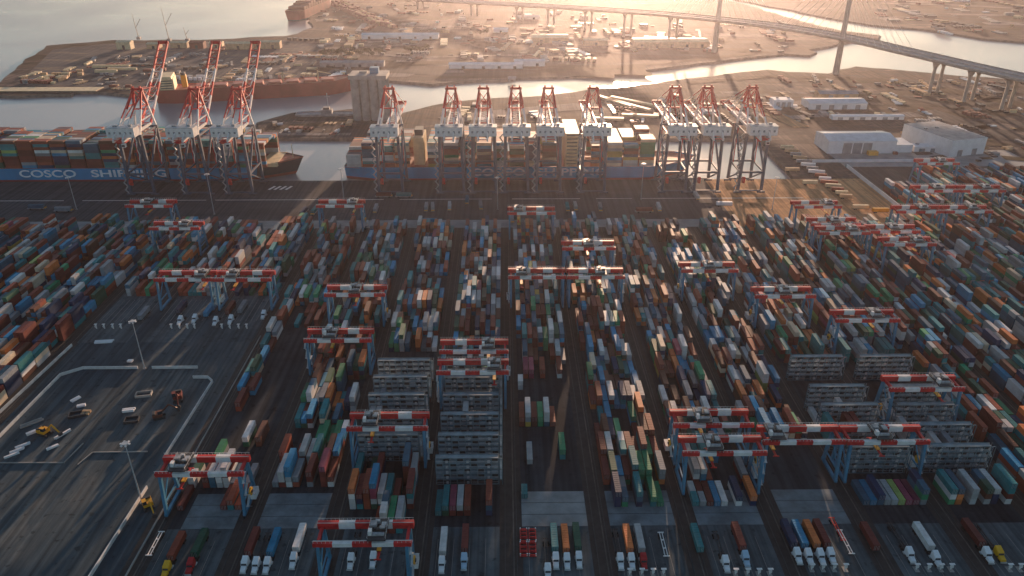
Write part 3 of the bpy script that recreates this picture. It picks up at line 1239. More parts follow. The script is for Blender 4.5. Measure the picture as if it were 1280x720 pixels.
STS = [(-292, 1, 'quay crane with raised boom, first of three at the lettered ship'),
       (-247, 1, 'quay crane with raised boom, middle of the three raised ones'),
       (-213, 1, 'quay crane with raised boom standing nearest the dark bow'),
       (-91.5, 0, 'quay crane with lowered boom at the stern of the second ship'),
       (-42, 0, 'quay crane second from the stern of the second ship'),
       (-16, 0, 'quay crane third from the stern of the second ship'),
       (10, 0, 'quay crane fourth from the stern, above the painted ship lettering'),
       (36, 0, 'quay crane fifth from the stern, beside the cream deckhouse'),
       (72, 0, 'quay crane sixth from the stern, before the brightly lit deck boxes'),
       (138, 0, 'quay crane first of the crowded three past the deck load'),
       (164, 0, 'quay crane middle of the crowded three past the deck load'),
       (200, 0, 'quay crane last on the quay, beside the sunlit unpaved ground')]
for X, up, lab in STS:
    sts(X, up, 'tall red and white ' + lab)

# ------------------------------------------------------------------ ships
def hull(name, parent, L, B, top, m_top, m_low, bow=1, z0=WZ - 0.5, boot=1.2, stern_flat=True, deckm=None, flare=6.0, dark_u=2.0):
    """hull along +x (bow at x = L when bow = 1), beam B, deck at height top"""
    st = []
    n = 22
    for k in range(n + 1):
        u = k / n
        x = u * L
        if u < 0.08:
            wdk = 0.82 + 0.18 * math.sin(u / 0.08 * math.pi / 2)
            wwl = 0.55 + 0.4 * (u / 0.08)
        elif u > 0.84:
            v = (u - 0.84) / 0.16
            cv = max(0.0004, math.cos(v * math.pi / 2))
            wdk = cv ** 0.62
            wwl = cv ** 1.25 * 0.97
        else:
            wdk = 1.0
            wwl = 0.97
        zt = top + (3.2 * max(0, (u - 0.88) / 0.12) ** 0.7 if u > 0.88 else 0)
        xs = x
        xw = x - (flare * max(0, (u - 0.84) / 0.16))
        st.append((xs, xw, wdk * B / 2, wwl * B / 2, zt))
    mb = MB()
    i0, i1, i2 = mb.mi(m_top), mb.mi(m_low), mb.mi(deckm or m_low)
    rings = []
    for xs, xw, a, c, zt in st:
        k = len(mb.v)
        for sgn in (-1, 1):
            mb.v += [(xw, sgn * c, z0), (xw + (xs - xw) * .25, sgn * (c + (a - c) * .25), z0 + boot + 2.0),
                     (xs, sgn * a, zt), (xs, sgn * a * 0.985, zt), (xs, sgn * a * 0.985, zt - 1.1)]
        rings.append(k)
    ib = mb.mi(m_top)
    idk = mb.mi(M_HULLD)
    for kk_, (p, q) in enumerate(zip(rings, rings[1:])):
        i0 = idk if kk_ / n >= dark_u else ib
        for off in (0, 5):
            mb.f.append((p + off, q + off, q + off + 1, p + off + 1)); mb.m.append(i1)
            mb.f.append((p + off + 1, q + off + 1, q + off + 2, p + off + 2)); mb.m.append(i0)
            mb.f.append((p + off + 2, q + off + 2, q + off + 3, p + off + 3)); mb.m.append(i0)
            mb.f.append((p + off + 3, q + off + 3, q + off + 4, p + off + 4)); mb.m.append(i2)
        mb.f.append((p + 4, q + 4, q + 9, p + 9)); mb.m.append(i2)
    i0 = ib
    k = rings[0]
    mb.f.append((k, k + 1, k + 6, k + 5)); mb.m.append(i1)
    mb.f.append((k + 1, k + 2, k + 7, k + 6)); mb.m.append(i0)
    mb.f.append((k + 2, k + 3, k + 8, k + 7)); mb.m.append(i0)
    mb.f.append((k + 3, k + 4, k + 9, k + 8)); mb.m.append(i0)
    o = mb.build(name, parent)
    return o


def lettering(txt, width, height, parent, loc, m=M_LETTER, flip=False):
    cu = bpy.data.curves.new('lettering', 'FONT')
    cu.body = txt
    cu.extrude = 0.04
    cu.offset = 0.018
    to = bpy.data.objects.new('tmp', cu)
    COL.objects.link(to)
    bpy.context.view_layer.update()
    dg = bpy.context.evaluated_depsgraph_get()
    me = bpy.data.meshes.new_from_object(to.evaluated_get(dg))
    COL.objects.unlink(to)
    bpy.data.objects.remove(to)
    xs = [v.co.x for v in me.vertices]
    ys = [v.co.y for v in me.vertices]
    x0, x1, y0, y1 = min(xs), max(xs), min(ys), max(ys)
    for v in me.vertices:
        v.co.x = (v.co.x - x0) / (x1 - x0) * width
        v.co.y = (v.co.y - y0) / (y1 - y0) * height
        v.co = Vector((v.co.x, -v.co.z * 3 - 0.02, v.co.y))
    me.materials.clear()
    me.materials.append(m)
    o = bpy.data.objects.new('lettering', me)
    COL.objects.link(o)
    o.parent = parent
    o.location = loc
    return o


NEAR = 625.0
BM = 46.0
# ship one: bow towards +x, hull runs off to the left
s1 = empty('container_ship', (-560, NEAR + BM / 2, 0))
L1 = 560 - 176
hull('hull', s1, L1, BM, 9.8, M_HULLB, M_HULLR, deckm=M_DECKR, flare=9, dark_u=0.88)
for wd, a, bb in (('COSCO', -413, -365), ('SHIPPING', -352, -288)):
    lettering(wd, bb - a, 6.4, s1, (a + 560, -BM / 2 - 0.12, 2.2))
br = MB()
br.box(L1 - 26, 0, 8.6, 14, 34, 3.0, M_CREAM)
br.box(L1 - 14, 0, 8.8, 4, 4, 2.6, M_DECKR)
br.cyl((L1 - 9, 0, 9), (L1 - 9, 0, 24), 0.5, M_CREAM, 8, r2=0.25)
br.build('foredeck_gear', s1)
tag(s1, 'blue container ship with large white hull letters and a dark bow, partly out of frame', 'ship')
# ship two: stern at left
s2 = empty('container_ship', (-137, NEAR + BM / 2, 0))
L2 = 137 + 168
hull('hull', s2, L2, BM, 9.8, M_HULLB, M_HULLR, deckm=M_DECKR, flare=9)
for wd, a, bb in (('COSCO', -28, 18), ('SHIPPING', 28, 88)):
    lettering(wd, bb - a, 6.4, s2, (a + 137, -BM / 2 - 0.12, 2.2))
dh = MB()
dh.box(137 + 58, 0, 8.7, 11, 40, 27, M_CREAM)
dh.box(137 + 58, 0, 35.7, 12, BM, 3, M_CREAM)
for k in range(8):
    dh.box(137 + 58, -20.1, 11 + k * 3.1, 9, 0.16, 1.1, M_GLASS)
dh.box(137 + 58, -BM / 2 - 0.06, 36.8, 10, 0.14, 1.2, M_GLASS)
dh.build('deckhouse', s2)
fn = MB()
fn.box(64, 0, 8.7, 9, 26, 24, M_CREAM)
fn.box(64, 0, 32.7, 7, 12, 5, M_DARK)
fn.build('funnel', s2)
tag(s2, 'blue container ship lying under the six lowered quay cranes', 'ship')


def deck_load(ship_x0, ship_x1, skip, tiers, name, label, warm):
    mb = MB()
    x = ship_x0
    n = 0
    while x + 12.2 < ship_x1:
        if not any(a - 9 < x + 6.1 < bb + 9 for a, bb in skip):
            base = tiers(x + 6.1)
            prev = None
            for row in range(17):
                yy = NEAR + 1.9 + row * 2.62
                if yy > NEAR + BM - 1.4:
                    break
                if row % 6 == 0:
                    dz = random.choice((-1, 0, 0, 0))
                hh = max(1, base + dz)
                for t in range(hh):
                    if t < hh - 1 and 0 < row < 15:
                        continue        # inner boxes that nothing shows
                    if prev is None or random.random() < 0.75:
                        prev = random.choices(CNAMES, warm)[0]
                    mb.box(x + 6.1, yy, 10.0 + t * 2.62, 12.19, 2.44, 2.58, MATS['stacked ' + prev], bottom=False)
        x += 13.9
        n += 1
    o = mb.build(name)
    return tag(o, label, 'container stacks', kind='stuff')


warm = [CW[k] * (2.0 if k in ('maroon', 'rust red', 'brown', 'cream') else 1) for k in CNAMES]
deck_load(-548, -202, [(-470, -455)], lambda x: 9 if x < -230 else 8, 'deck_containers', 'mixed boxes piled nine high on the deck of the ship with large letters', warm)
warm2 = [CW[k] * (2.5 if k in ('orange', 'brown', 'light grey', 'rust red') else (9 if k in ('cream', 'yellow') else 1)) for k in CNAMES]
deck_load(-134, 132, [(-76, -70), (54, 62)], lambda x: 5 if x < -120 else (8 if x < -100 else random.choice((8, 8, 8, 9))), 'deck_containers', 'mixed boxes piled on the deck of the ship beneath lowered cranes', warm2)

# red bulk carrier at the far pier
pa, pb = G(196, 131, WZ), G(446, 117, WZ)
dv = pb - pa
rz = math.atan2(dv.y, dv.x)
s3 = empty('bulk_carrier', (pa.x, pa.y, 0), rz)
nrm = Vector((-math.sin(rz), math.cos(rz), 0))
s3.location = (pa.x + nrm.x * 17, pa.y + nrm.y * 17, 0)
hull('hull', s3, dv.length, 34, 13.0, M_HULLR, M_HULLR, deckm=M_DECKR)
ss = MB()
ss.box(-2 + 16, 0, 11.9, 16, 26, 13, M_CREAM)
ss.box(14, 0, 24.9, 14, 30, 3, M_CREAM)
for k in range(4):
    ss.box(14, -13.1, 14 + k * 2.8, 13, 0.16, 0.9, M_GLASS)
ss.build('deckhouse', s3)
MB().box(32, 4, 11.9, 6, 6, 14, M_YEL).box(32, 4, 25.9, 5, 5, 3, M_DARK).build('funnel', s3)
hc = MB()
for k in range(8):
    hc.box(52 + k * 21, 0, 11.9, 15, 17, 2.2, M_DECKR)
    hc.box(52 + k * 21, 0, 14.1, 13, 15, 0.4, M_HULLR)
hc.build('hatch_covers', s3)
ms = MB()
for k in range(4):
    xx = 62 + k * 42
    ms.cyl((xx, 0, 12), (xx, 0, 24), 0.9, M_CREAM, 8)
    ms.beam((xx, 0, 23), (xx + 16, 2, 19), 0.7, M_CREAM)
ms.build('deck_cranes', s3)
tag(s3, 'long rust red bulk carrier with cream deckhouse moored at the far pier', 'ship')

# small grey vessel by the shore strip, tall stern top left
pa = G(357, 150, WZ)
s4 = empty('work_vessel', (pa.x + 10, pa.y + 8, 0), R(3))
hull('hull', s4, 74, 14, 2.5, M_ROOFG, M_HULLD, deckm=M_ROOFG)
MB().box(34, 0, 1.4, 12, 9, 5, M_ROOFG).box(34, 0, 6.4, 7, 6, 2.4, M_CONC).box(34, -3.06, 7.0, 6, 0.16, 1.2, M_GLASS).build('deckhouse', s4)
MB().cyl((36, 0, 8.7), (36, 0, 24), 0.4, M_STEEL, 6).beam((33, 0, 20), (39, 0, 20), 0.3, M_STEEL).build('mast', s4)
tag(s4, 'low grey work vessel with a mast beside the shore strip', 'ship')
pa = G(352, 27, WZ)
s5 = empty('cargo_ship', (pa.x - 4, pa.y + 6, 0), R(84))
s5.location = (pa.x + 22, pa.y + 4, 0)
hull('hull', s5, 220, 36, 16, M_HULLR, M_HULLD, deckm=M_DECKR)
ld = MB()
for k in range(10):
    ld.box(30 + k * 15, 0, 15.2, 12.2, 32, random.choice((6, 9, 11)), MATS['stacked maroon'])
ld.build('deck_load', s5)
tag(s5, 'dark red cargo ship cut by the upper edge, on open water', 'ship')

# ------------------------------------------------------------------ silos
p = G(463, 152)
sl = empty('grain_silo', (p.x, p.y + 16, 0))
for k in range(4):
    for q in range(3):
        MB().cyl((-14.4 + k * 9.6, -9 + q * 9.2, 0), (-14.4 + k * 9.6, -9 + q * 9.2, 44), 4.75, M_CONC, 20).build('silo_cell', sl)
MB().box(0, 0, 44, 40, 28, 4.0, M_CONC).build('headhouse', sl)
MB().box(6, 2, 48, 9, 9, 6, M_LEG).box(-6, 2, 48, 8, 6, 2, M_CONC).build('elevator_top', sl)
tag(sl, 'grey concrete grain silo block with small blue top, behind the quay cranes', 'silo')

# ------------------------------------------------------------------ bridge
BRP = [(700, 660, 26), (640, 755, 31), (598, 820, 35), (552, 892, 39), (505, 966, 44), (453, 1050, 49), (390, 1135, 51),
       (328, 1215, 49), (262, 1305, 45), (180, 1405, 39), (90, 1500, 33), (0, 1583, 28), (-160, 1720, 20), (-330, 1850, 12)]
brd = empty('cable_stayed_bridge', (453, 1050, 0))
OFF = Vector((453, 1050, 0))
M_DECK = mat('bridge deck paving', (0.32, 0.3, 0.29), 0.85, 0.15, 0.05)


def brpt(u):
    u = max(0.0, min(len(BRP) - 1.001, u))
    i = int(u)
    f = u - i
    P = [Vector(BRP[max(0, min(len(BRP) - 1, i + k))]) for k in (-1, 0, 1, 2)]
    return 0.5 * ((2 * P[1]) + (-P[0] + P[2]) * f + (2 * P[0] - 5 * P[1] + 4 * P[2] - P[3]) * f * f + (-P[0] + 3 * P[1] - 3 * P[2] + P[3]) * f ** 3)


dk, pr, mk2 = MB(), MB(), MB()
prev = None
steps = 90
for k in range(steps + 1):
    u = k / steps * (len(BRP) - 1.001)
    c = brpt(u) - OFF
    t = (brpt(u + 0.02) - brpt(u - 0.02))
    t.z = 0
    t.normalize()
    nn = Vector((-t.y, t.x, 0))
    row = [c + nn * a + Vector((0, 0, z)) for a, z in ((-18, 0), (18, 0), (18, -1.2), (9, -4.0), (-9, -4.0), (-18, -1.2))]
    if prev:
        q = prev
        for a in range(6):
            b_ = (a + 1) % 6
            dk.poly([q[a], q[b_], row[b_], row[a]], M_DECK if a == 0 else M_CONC)
        for sgn in (-1, 1):
            A0, A1 = pc + pn * sgn * 17.8, c + nn * sgn * 17.8
            pr.beam(A0 + Vector((0, 0, .6)), A1 + Vector((0, 0, .6)), 0.3, M_CONC, h=1.2)
        pr.beam(pc + Vector((0, 0, .5)), c + Vector((0, 0, .5)), 0.4, M_CONC, h=1.0)
        for a in (-13, -9.5, -6, 6, 9.5, 13):
            if k % 2:
                A0, A1 = pc + pn * a + Vector((0, 0, .03)), c + nn * a + Vector((0, 0, .03))
                mk2.beam(A0, A1, 0.25, M_PAINT, h=0.04)
    prev, pc, pn = row, c.copy(), nn.copy()
dk.build('deck', brd)
pr.build('parapet', brd)
mk2.build('lane_markings', brd)
for u in (5.0, 7.0):
    c = brpt(u) - OFF
    t = brpt(u + .05) - brpt(u - .05)
    t.z = 0
    t.normalize()
    nn = Vector((-t.y, t.x, 0))
    tw = MB()
    tw.cyl((c.x, c.y, -1), (c.x, c.y, 157), 4.6, M_CONC, 8, r2=2.2)
    tw.build('tower', brd)
    for e in (-1, 1):
        for k in range(1, 9):
            uu = u + e * k * 0.118
            dpt = brpt(uu) - OFF
            for sgn in (-1, 1):
                a = dpt + nn * sgn * 15
                MB().cyl(tuple(a), (c.x, c.y, 84 + k * 8), 0.14, M_WHITE, 5, caps=False).build('stay_cable', brd)
for u in (0.2, 0.65, 1.1, 1.58, 2.06, 2.55, 3.05, 3.55, 4.3, 7.8, 8.6, 9.3, 10.0, 10.7, 11.4, 12.1):
    c = brpt(u) - OFF
    t = brpt(u + .05) - brpt(u - .05)
    t.z = 0
    t.normalize()
    nn = Vector((-t.y, t.x, 0))
    if u in (4.3,):
        continue
    pi_ = MB()
    for sgn in (-1, 1):
        q = c + nn * sgn * 9
        pi_.cyl((q.x, q.y, -1), (q.x, q.y, c.z - 10), 2.2, M_CONC, 8, r2=2.0)
        pi_.cyl((q.x, q.y, c.z - 10), (q.x, q.y, c.z - 3.9), 2.0, M_CONC, 8, r2=4.4)
    pi_.build('pier', brd)
tag(brd, 'long concrete cable-stayed bridge on paired columns crossing both channels', 'bridge')


# ------------------------------------------------------------------ sheds and other buildings
def shed(px, py, W, D, H, label, roof='gable', rot=0.0, wall=M_WALLW, roofm=M_ROOFW, doors=3, name='warehouse', cat='warehouse', group=None, ridge=2.5):
    p = G(px, py)
    r = empty(name, (p.x, p.y + D / 2, 0.02), rot)
    b_ = MB()
    b_.box(0, 0, 0, W, D, H, wall)
    b_.build('walls', r)
    rf = MB()
    if roof == 'gable':
        o = 0.5
        k = [(-W / 2 - o, -D / 2 - o, H), (W / 2 + o, -D / 2 - o, H), (W / 2 + o, D / 2 + o, H), (-W / 2 - o, D / 2 + o, H),
             (-W / 2 - o, 0, H + ridge), (W / 2 + o, 0, H + ridge)]
        rf.poly([k[0], k[1], k[5], k[4]], roofm)
        rf.poly([k[2], k[3], k[4], k[5]], roofm)
        rf.poly([k[1], k[2], k[5]], wall)
        rf.poly([k[3], k[0], k[4]], wall)
        rf.poly([k[3], k[2], k[1], k[0]], roofm)
    else:
        rf.box(0, 0, H + 0.003, W + 0.3, D + 0.3, 0.5, wall)
        rf.box(0, 0, H + 0.5, W - 1.0, D - 1.0, 0.08, roofm)
        for q in range(max(2, int(W / 14))):
            rf.box(-W / 2 + 6 + q * 13, D * 0.15, H + 0.58, 2.6, 2.2, 1.2, M_GREY)
    rf.build('roof', r)
    for q in range(doors):
        x = -W / 2 + W * (q + 0.7) / (doors + 0.4)
        dr = MB().box(x, -D / 2 - 0.08, 0, min(5.5, W / doors * .55), 0.2, min(H * 0.75, 6), M_ROOFG)
        dr.build('door', r)
    tag(r, label, cat, group)
    return r


shed(1076, 192, 64, 34, 12, 'large white shed with three grey doors behind the sunlit ground', doors=0, ridge=3)
q = [o for o in bpy.data.objects if o.name.startswith('warehouse') and o.parent is None][-1]
for k in range(3):
    MB().box(-14 + k * 9.5, -17.1, 0, 8.2, 0.25, 10.2, M_ROOFG).build('door', q)
MB().box(41, -2, 0, 17, 24, 7, M_WALLW).box(41, -2, 7.0, 17.4, 24.4, 0.4, M_ROOFW).build('annex', q)
MB().box(9, -21, 0, 9, 5, 3.6, M_YEL).build('canopy', q)
shed(1197, 195, 40, 62, 15, 'white box warehouse with grey roof and two dark doors', roof='flat', rot=R(16), roofm=M_ROOFG, doors=2)
shed(1159, 190, 26, 12, 4.5, 'low pale shed beside the white box warehouse', roof='flat', doors=2, roofm=M_WALLW)
shed(979, 134, 22, 16, 7.5, 'small white building with three dark doors past the last quay crane', doors=3, roof='flat', roofm=M_WALLW)
shed(1047, 137, 66, 26, 7, 'wide shed with pale blue roof north of the large white shed', doors=4)
shed(1085, 150, 78, 9, 4, 'long narrow white roofed shelter between two sheds', doors=6, ridge=1.0, roofm=M_WALLW)
shed(1048, 124, 46, 18, 6, 'low brown roofed store beyond the pale blue roof', wall=M_TAN, roofm=M_ROOFG, doors=2)
# walls
MBw = MB()
a, b_ = (306.5, 519), (306.5, 650)
MBw.box(306.5, 584, 0, 0.6, 132, 3.2, M_WALLW)
tag(MBw.build('boundary_wall'), 'white wall dividing the sunlit ground from the packed right stacks', 'wall')
p, q = G(1010, 203), G(1150, 203)
tag(MB().box((p.x + q.x) / 2, p.y, 0, q.x - p.x, 0.6, 2.6, M_WALLW).build('boundary_wall'), 'pale blue-white wall before the large white shed', 'wall')

# ---------- far pier furniture: long boxes, piles and sheds
FAR = [
    # px, py(base), W, D, H, material, name, label
    (155, 62, 22, 14, 11, M_CREAM, 'storage_shed', 'cream gabled shed at the left end of the far container row'),
    (192, 61, 20, 12, 7, M_TAN, 'storage_shed', 'tan shed second in the far waterside row'),
    (224, 60, 26, 12, 8, M_TAN, 'storage_shed', 'tan shed with bright roof third in the far waterside row'),
    (246, 61, 22, 14, 9, mat('far maroon', (0.17, .04, .03), .8), 'storage_shed', 'dark shed fourth in the far waterside row'),
    (270, 60, 20, 12, 8, M_CREAM, 'storage_shed', 'cream shed fifth in the far waterside row'),
    (298, 62, 40, 14, 9, M_TAN, 'storage_shed', 'wide tan shed sixth in the far waterside row'),
    (332, 61, 46, 14, 10, M_TAN, 'storage_shed', 'widest shed near the tip of the far waterside row'),
    (45, 118, 150, 22, 5, M_CREAM, 'deck_barge', 'long cream deck barge moored at the far pier end'),
    (138, 85, 52, 7, 3.5, M_CREAM, 'pipe_stack', 'bright stack of pipes on the far pier, rear one'),
    (152, 88, 40, 6, 3.0, M_CREAM, 'pipe_stack', 'bright stack of pipes on the far pier, middle one'),
    (132, 91, 30, 6, 3.5, M_CREAM, 'pipe_stack', 'short bright stack of pipes on the far pier, nearest one'),
    (500, 49, 130, 22, 7, M_ROOFW, 'transit_shed', 'long pale blue roofed transit shed across the channel'),
    (579, 86, 40, 12, 6, M_WALLW, 'transit_shed', 'short white shed at the channel bank, first of three'),
    (624, 86, 66, 12, 6, M_WALLW, 'transit_shed', 'long white shed at the channel bank, second of three'),
    (662, 83, 44, 16, 7, M_ROOFW, 'transit_shed', 'pale blue shed at the channel bank, third of three'),
    (688, 54, 60, 34, 9, M_TAN, 'processing_plant', 'broad tan plant building in the sun glow'),
    (626, 41, 26, 16, 6, M_ROOFW, 'transit_shed', 'small bluish building inland of the long bank sheds'),
    (660, 24, 46, 10, 5, M_WALLW, 'transit_shed', 'narrow bright roofed building below the far viaduct'),
    (745, 57, 40, 24, 8, M_TAN, 'processing_plant', 'low tan plant right of the broad one'),
    (840, 60, 120, 40, 9, M_TAN, 'processing_plant', 'wide ochre plant beneath the far bridge tower'),
    (440, 84, 90, 16, 6, M_ROOFG, 'transit_shed', 'grey shed behind the bow of the red bulk carrier'),
    (640, 102, 10, 10, 4, M_ROOFG, 'transit_shed', 'tiny grey hut on the channel edge'),
]
for px, py, W, D, H, m, nm, lab in FAR:
    p = G(px, py)
    r = empty(nm, (p.x, p.y + D / 2, 0.02 if nm != 'deck_barge' else WZ))
    if nm == 'deck_barge':
        p = G(px, py, WZ)
        r.location = (p.x, p.y + D / 2, WZ)
        MB().box(0, 0, -0.5, W, D, 4.2, M_ROCK).build('hull', r)
        MB().box(0, 0, 3.7, W - 1, D - 1, 0.5, M_CREAM).build('deck', r)
    elif nm == 'pipe_stack':
        b2 = MB()
        for t in range(2):
            for k in range(int(D) - t):
                b2.cyl((-W / 2, -D / 2 + k + 0.5 * t + 0.5, 0.5 + t * 0.9), (W / 2, -D / 2 + k + 0.5 * t + 0.5, 0.5 + t * 0.9), 0.5, m, 6)
        b2.box(0, 0, 2.0, W, D * .6, H - 2.0, m)
        b2.build('pipes', r)
        MB().box(-W / 3, 0, -0.02, .4, D + 1, 0.3, M_DARK).box(W / 3, 0, -0.02, .4, D + 1, 0.3, M_DARK).build('bearers', r)
    else:
        MB().box(0, 0, 0, W, D, H, m if m is not M_ROOFW else M_WALLW).build('walls', r)
        rf = MB()
        rm = {id(M_TAN): M_CREAM}.get(id(m), m)
        o_ = 0.5
        rf.poly([(-W / 2 - o_, -D / 2 - o_, H), (W / 2 + o_, -D / 2 - o_, H), (W / 2 + o_, 0, H + 2), (-W / 2 - o_, 0, H + 2)], rm)
        rf.poly([(-W / 2 - o_, 0, H + 2), (W / 2 + o_, 0, H + 2), (W / 2 + o_, D / 2 + o_, H), (-W / 2 - o_, D / 2 + o_, H)], rm)
        rf.poly([(W / 2 + o_, -D / 2 - o_, H), (W / 2 + o_, D / 2 + o_, H), (W / 2 + o_, 0, H + 2)], rm)
        rf.poly([(-W / 2 - o_, -D / 2 - o_, H), (-W / 2 - o_, 0, H + 2), (-W / 2 - o_, D / 2 + o_, H)], rm)
        rf.build('roof', r)
        for k in range(max(1, int(W / 22))):
            MB().box(-W / 2 + (k + .5) * W / max(1, int(W / 22)), -D / 2 - 0.08, 0, 4, 0.2, H * .6, M_DARK).build('door', r)
    tag(r, lab, {'storage_shed': 'shed', 'deck_barge': 'barge', 'pipe_stack': 'pipe stack', 'transit_shed': 'shed', 'processing_plant': 'factory'}[nm])

# masts and small craft beyond the pier
for px, py, hh, lab in ((172, 50, 42, 'slim dark mast beyond the far waterside row, left'),
                        (210, 52, 55, 'tallest slim mast beyond the far waterside row'),
                        (233, 52, 22, 'short mast at the right of the far masts')):
    p = G(px, py)
    r = empty('lattice_mast', (p.x, p.y + 6, 0))
    MB().beam((0, 0, 0), (-3, 0, hh), 1.0, M_DARK, w2=.4).build('mast', r)
    MB().beam((-1.5, 0, hh * .45), (hh * .22, 0, hh * .8), 0.6, M_DARK).box(0, 0, 0, 6, 6, 4, M_ROOFG).build('jib', r)
    tag(r, lab, 'mast')

# loose goods and clutter nobody could count, on the far lands and behind the quay
cl = MB()
cmats = [M_CREAM, M_TAN, M_ROOFG, M_WALLW, mat('far maroon', (0.17, .04, .03), .8), M_ROOFW, M_CONC]


def clutter(region, n, smin, smax, hmax, wts=None, along=None):
    """goods set out in short rows that follow the plots"""
    (x0, y0), (x1, y1) = region
    left = n
    while left > 0:
        p = G(random.uniform(x0, x1), random.uniform(y0, y1))
        k = random.choice((1, 1, 2, 3, 5, 7))
        k = min(k, left)
        left -= k
        a, b2 = random.uniform(smin, smax), random.uniform(smin, smax) * 0.45
        m = random.choices(cmats, wts or (2, 3, 4, 1, 4, 1, 2, 4))[0]
        rz = random.choice((0.05, 0.05, 0.32, -0.2, 1.45))
        h = random.uniform(1.0, hmax)
        c, sn = math.cos(rz), math.sin(rz)
        st = b2 * random.uniform(1.25, 1.8)
        for q in range(k):
            cl.box(p.x - sn * st * q, p.y + c * st * q, 0.0, a * random.uniform(.7, 1.0), b2, h * random.uniform(.7, 1), m, rz=rz, bottom=False)


cmats = cmats[:7] + [M_DARK]
T8 = (6, 3, 1, 0, 1, 0, 0, 0)
clutter(((25, 93), (68, 105)), 44, 4, 14, 5, T8)
clutter(((72, 88), (102, 106)), 34, 4, 12, 5, T8)
clutter(((98, 76), (118, 83)), 12, 4, 11, 5, T8)
clutter(((118, 74), (168, 112)), 70, 3, 12, 3.5)
clutter(((170, 68), (440, 104)), 330, 3, 16, 4)
clutter(((400, 5), (560, 75)), 330, 3, 18, 5)
clutter(((560, 15), (760, 78)), 360, 3, 18, 5)
clutter(((760, 30), (990, 66)), 220, 3, 18, 5)
clutter(((1100, -5), (1300, 26)), 140, 5, 26, 6)
clutter(((1160, 26), (1300, 44)), 50, 5, 20, 5)
clutter(((760, 118), (1010, 160)), 150, 3, 12, 3.5)
clutter(((985, 100), (1290, 150)), 260, 3, 12, 3.5)
clutter(((560, 130), (700, 160)), 40, 3, 14, 3)
clutter(((340, 150), (436, 168)), 40, 2, 9, 3)
clutter(((1090, 150), (1290, 205)), 110, 2.5, 9, 3)
# long ranks of red and tan boxes in the distant terminal
for k in range(7):
    for q in range(26):
        p = G(396 + q * 2.7 + k * 5, -2 + q * 1.28 + k * 0.8)
        cl.box(p.x, p.y, 0, 11, 5, random.choice((2.6, 5.2, 7.8)), cmats[4] if k % 3 != 2 else M_TAN, rz=-0.75, bottom=False)
tag(cl.build('port_clutter'), 'scattered sheds, plant, vehicles and stored goods over the distant port land', 'port clutter', kind='stuff')

def road(pts, wd, m, name, label):
    mb = MB()
    P = [G(*p) for p in pts]
    for a, b_ in zip(P, P[1:]):
        d = (b_ - a).normalized()
        nn = Vector((-d.y, d.x, 0)) * wd / 2
        z = Vector((0, 0, 0.34))
        e = d * wd * 0.2
        mb.poly([a - e - nn + z, b_ + e - nn + z, b_ + e + nn + z, a - e + nn + z], m)
    return tag(mb.build(name), label, kind='structure')


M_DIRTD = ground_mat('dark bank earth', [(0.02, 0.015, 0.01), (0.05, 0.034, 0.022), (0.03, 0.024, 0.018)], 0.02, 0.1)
M_PALE = ground_mat('pale yard', [(0.12, 0.11, 0.11), (0.24, 0.21, 0.19), (0.16, 0.15, 0.15)], 0.015, 0.07)
M_ASPH = ground_mat('old road asphalt', [(0.04, 0.04, 0.043), (0.06, 0.06, 0.063), (0.08, 0.078, 0.076)], 0.02, 0.1)
road([(395, 4), (470, 26), (560, 44), (640, 50), (760, 66), (880, 70)], 16, M_ASPH, 'road', 'grey road crossing the far industrial land')
road([(500, -4), (560, 18), (610, 38), (640, 52)], 14, M_ASPH, 'road', 'slanting grey road on the far industrial land')
road([(440, 66), (520, 72), (600, 70), (700, 68)], 12, M_PALE, 'road', 'pale track behind the channel bank')
road([(545, 97), (640, 96), (740, 87), (860, 76), (940, 67)], 15, M_DIRTD, 'embankment', 'dark brown embankment along the far channel side')
road([(500, 80), (620, 76), (700, 72)], 26, M_DIRTD, 'embankment', 'brown earth bank behind the long white sheds')
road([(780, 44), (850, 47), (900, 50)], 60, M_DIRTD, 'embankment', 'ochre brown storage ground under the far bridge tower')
road([(900, 24), (960, 34), (1020, 42), (1085, 46)], 14, M_PALE, 'road', 'pale road running out along the spit')
road([(1120, 14), (1200, 22), (1300, 30)], 16, M_ASPH, 'road', 'grey road beyond the second channel')
road([(1100, 4), (1180, 6), (1300, 12)], 18, M_PALE, 'road', 'pale road at the upper right edge')
road([(860, 104), (960, 96), (1060, 98), (1140, 104)], 14, M_DIRTD, 'embankment', 'dark brown bank along the near channel shore')
road([(1000, 158), (960, 140), (930, 128)], 18, M_SUNLIT_SAND, 'road', 'sandy road from the sheds to the channel')
road([(1130, 120), (1200, 136), (1300, 162)], 16, M_ASPH, 'road', 'grey road running past the white box warehouse')
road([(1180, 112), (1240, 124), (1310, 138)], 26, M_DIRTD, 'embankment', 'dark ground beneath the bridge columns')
road([(1160, 140), (1225, 160), (1290, 178)], 30, M_ASPH, 'road', 'dark parking ground right of the white box warehouse')
road([(560, 150), (640, 140), (740, 132)], 30, M_PALE, 'open_ground', 'pale grey open ground behind the quay cranes')
road([(345, 160), (435, 152)], 12, M_DIRTD, 'embankment', 'dark strip along the shore spit')
road([(330, 168), (436, 168)], 9, M_PALE, 'road', 'pale track along the shore spit')

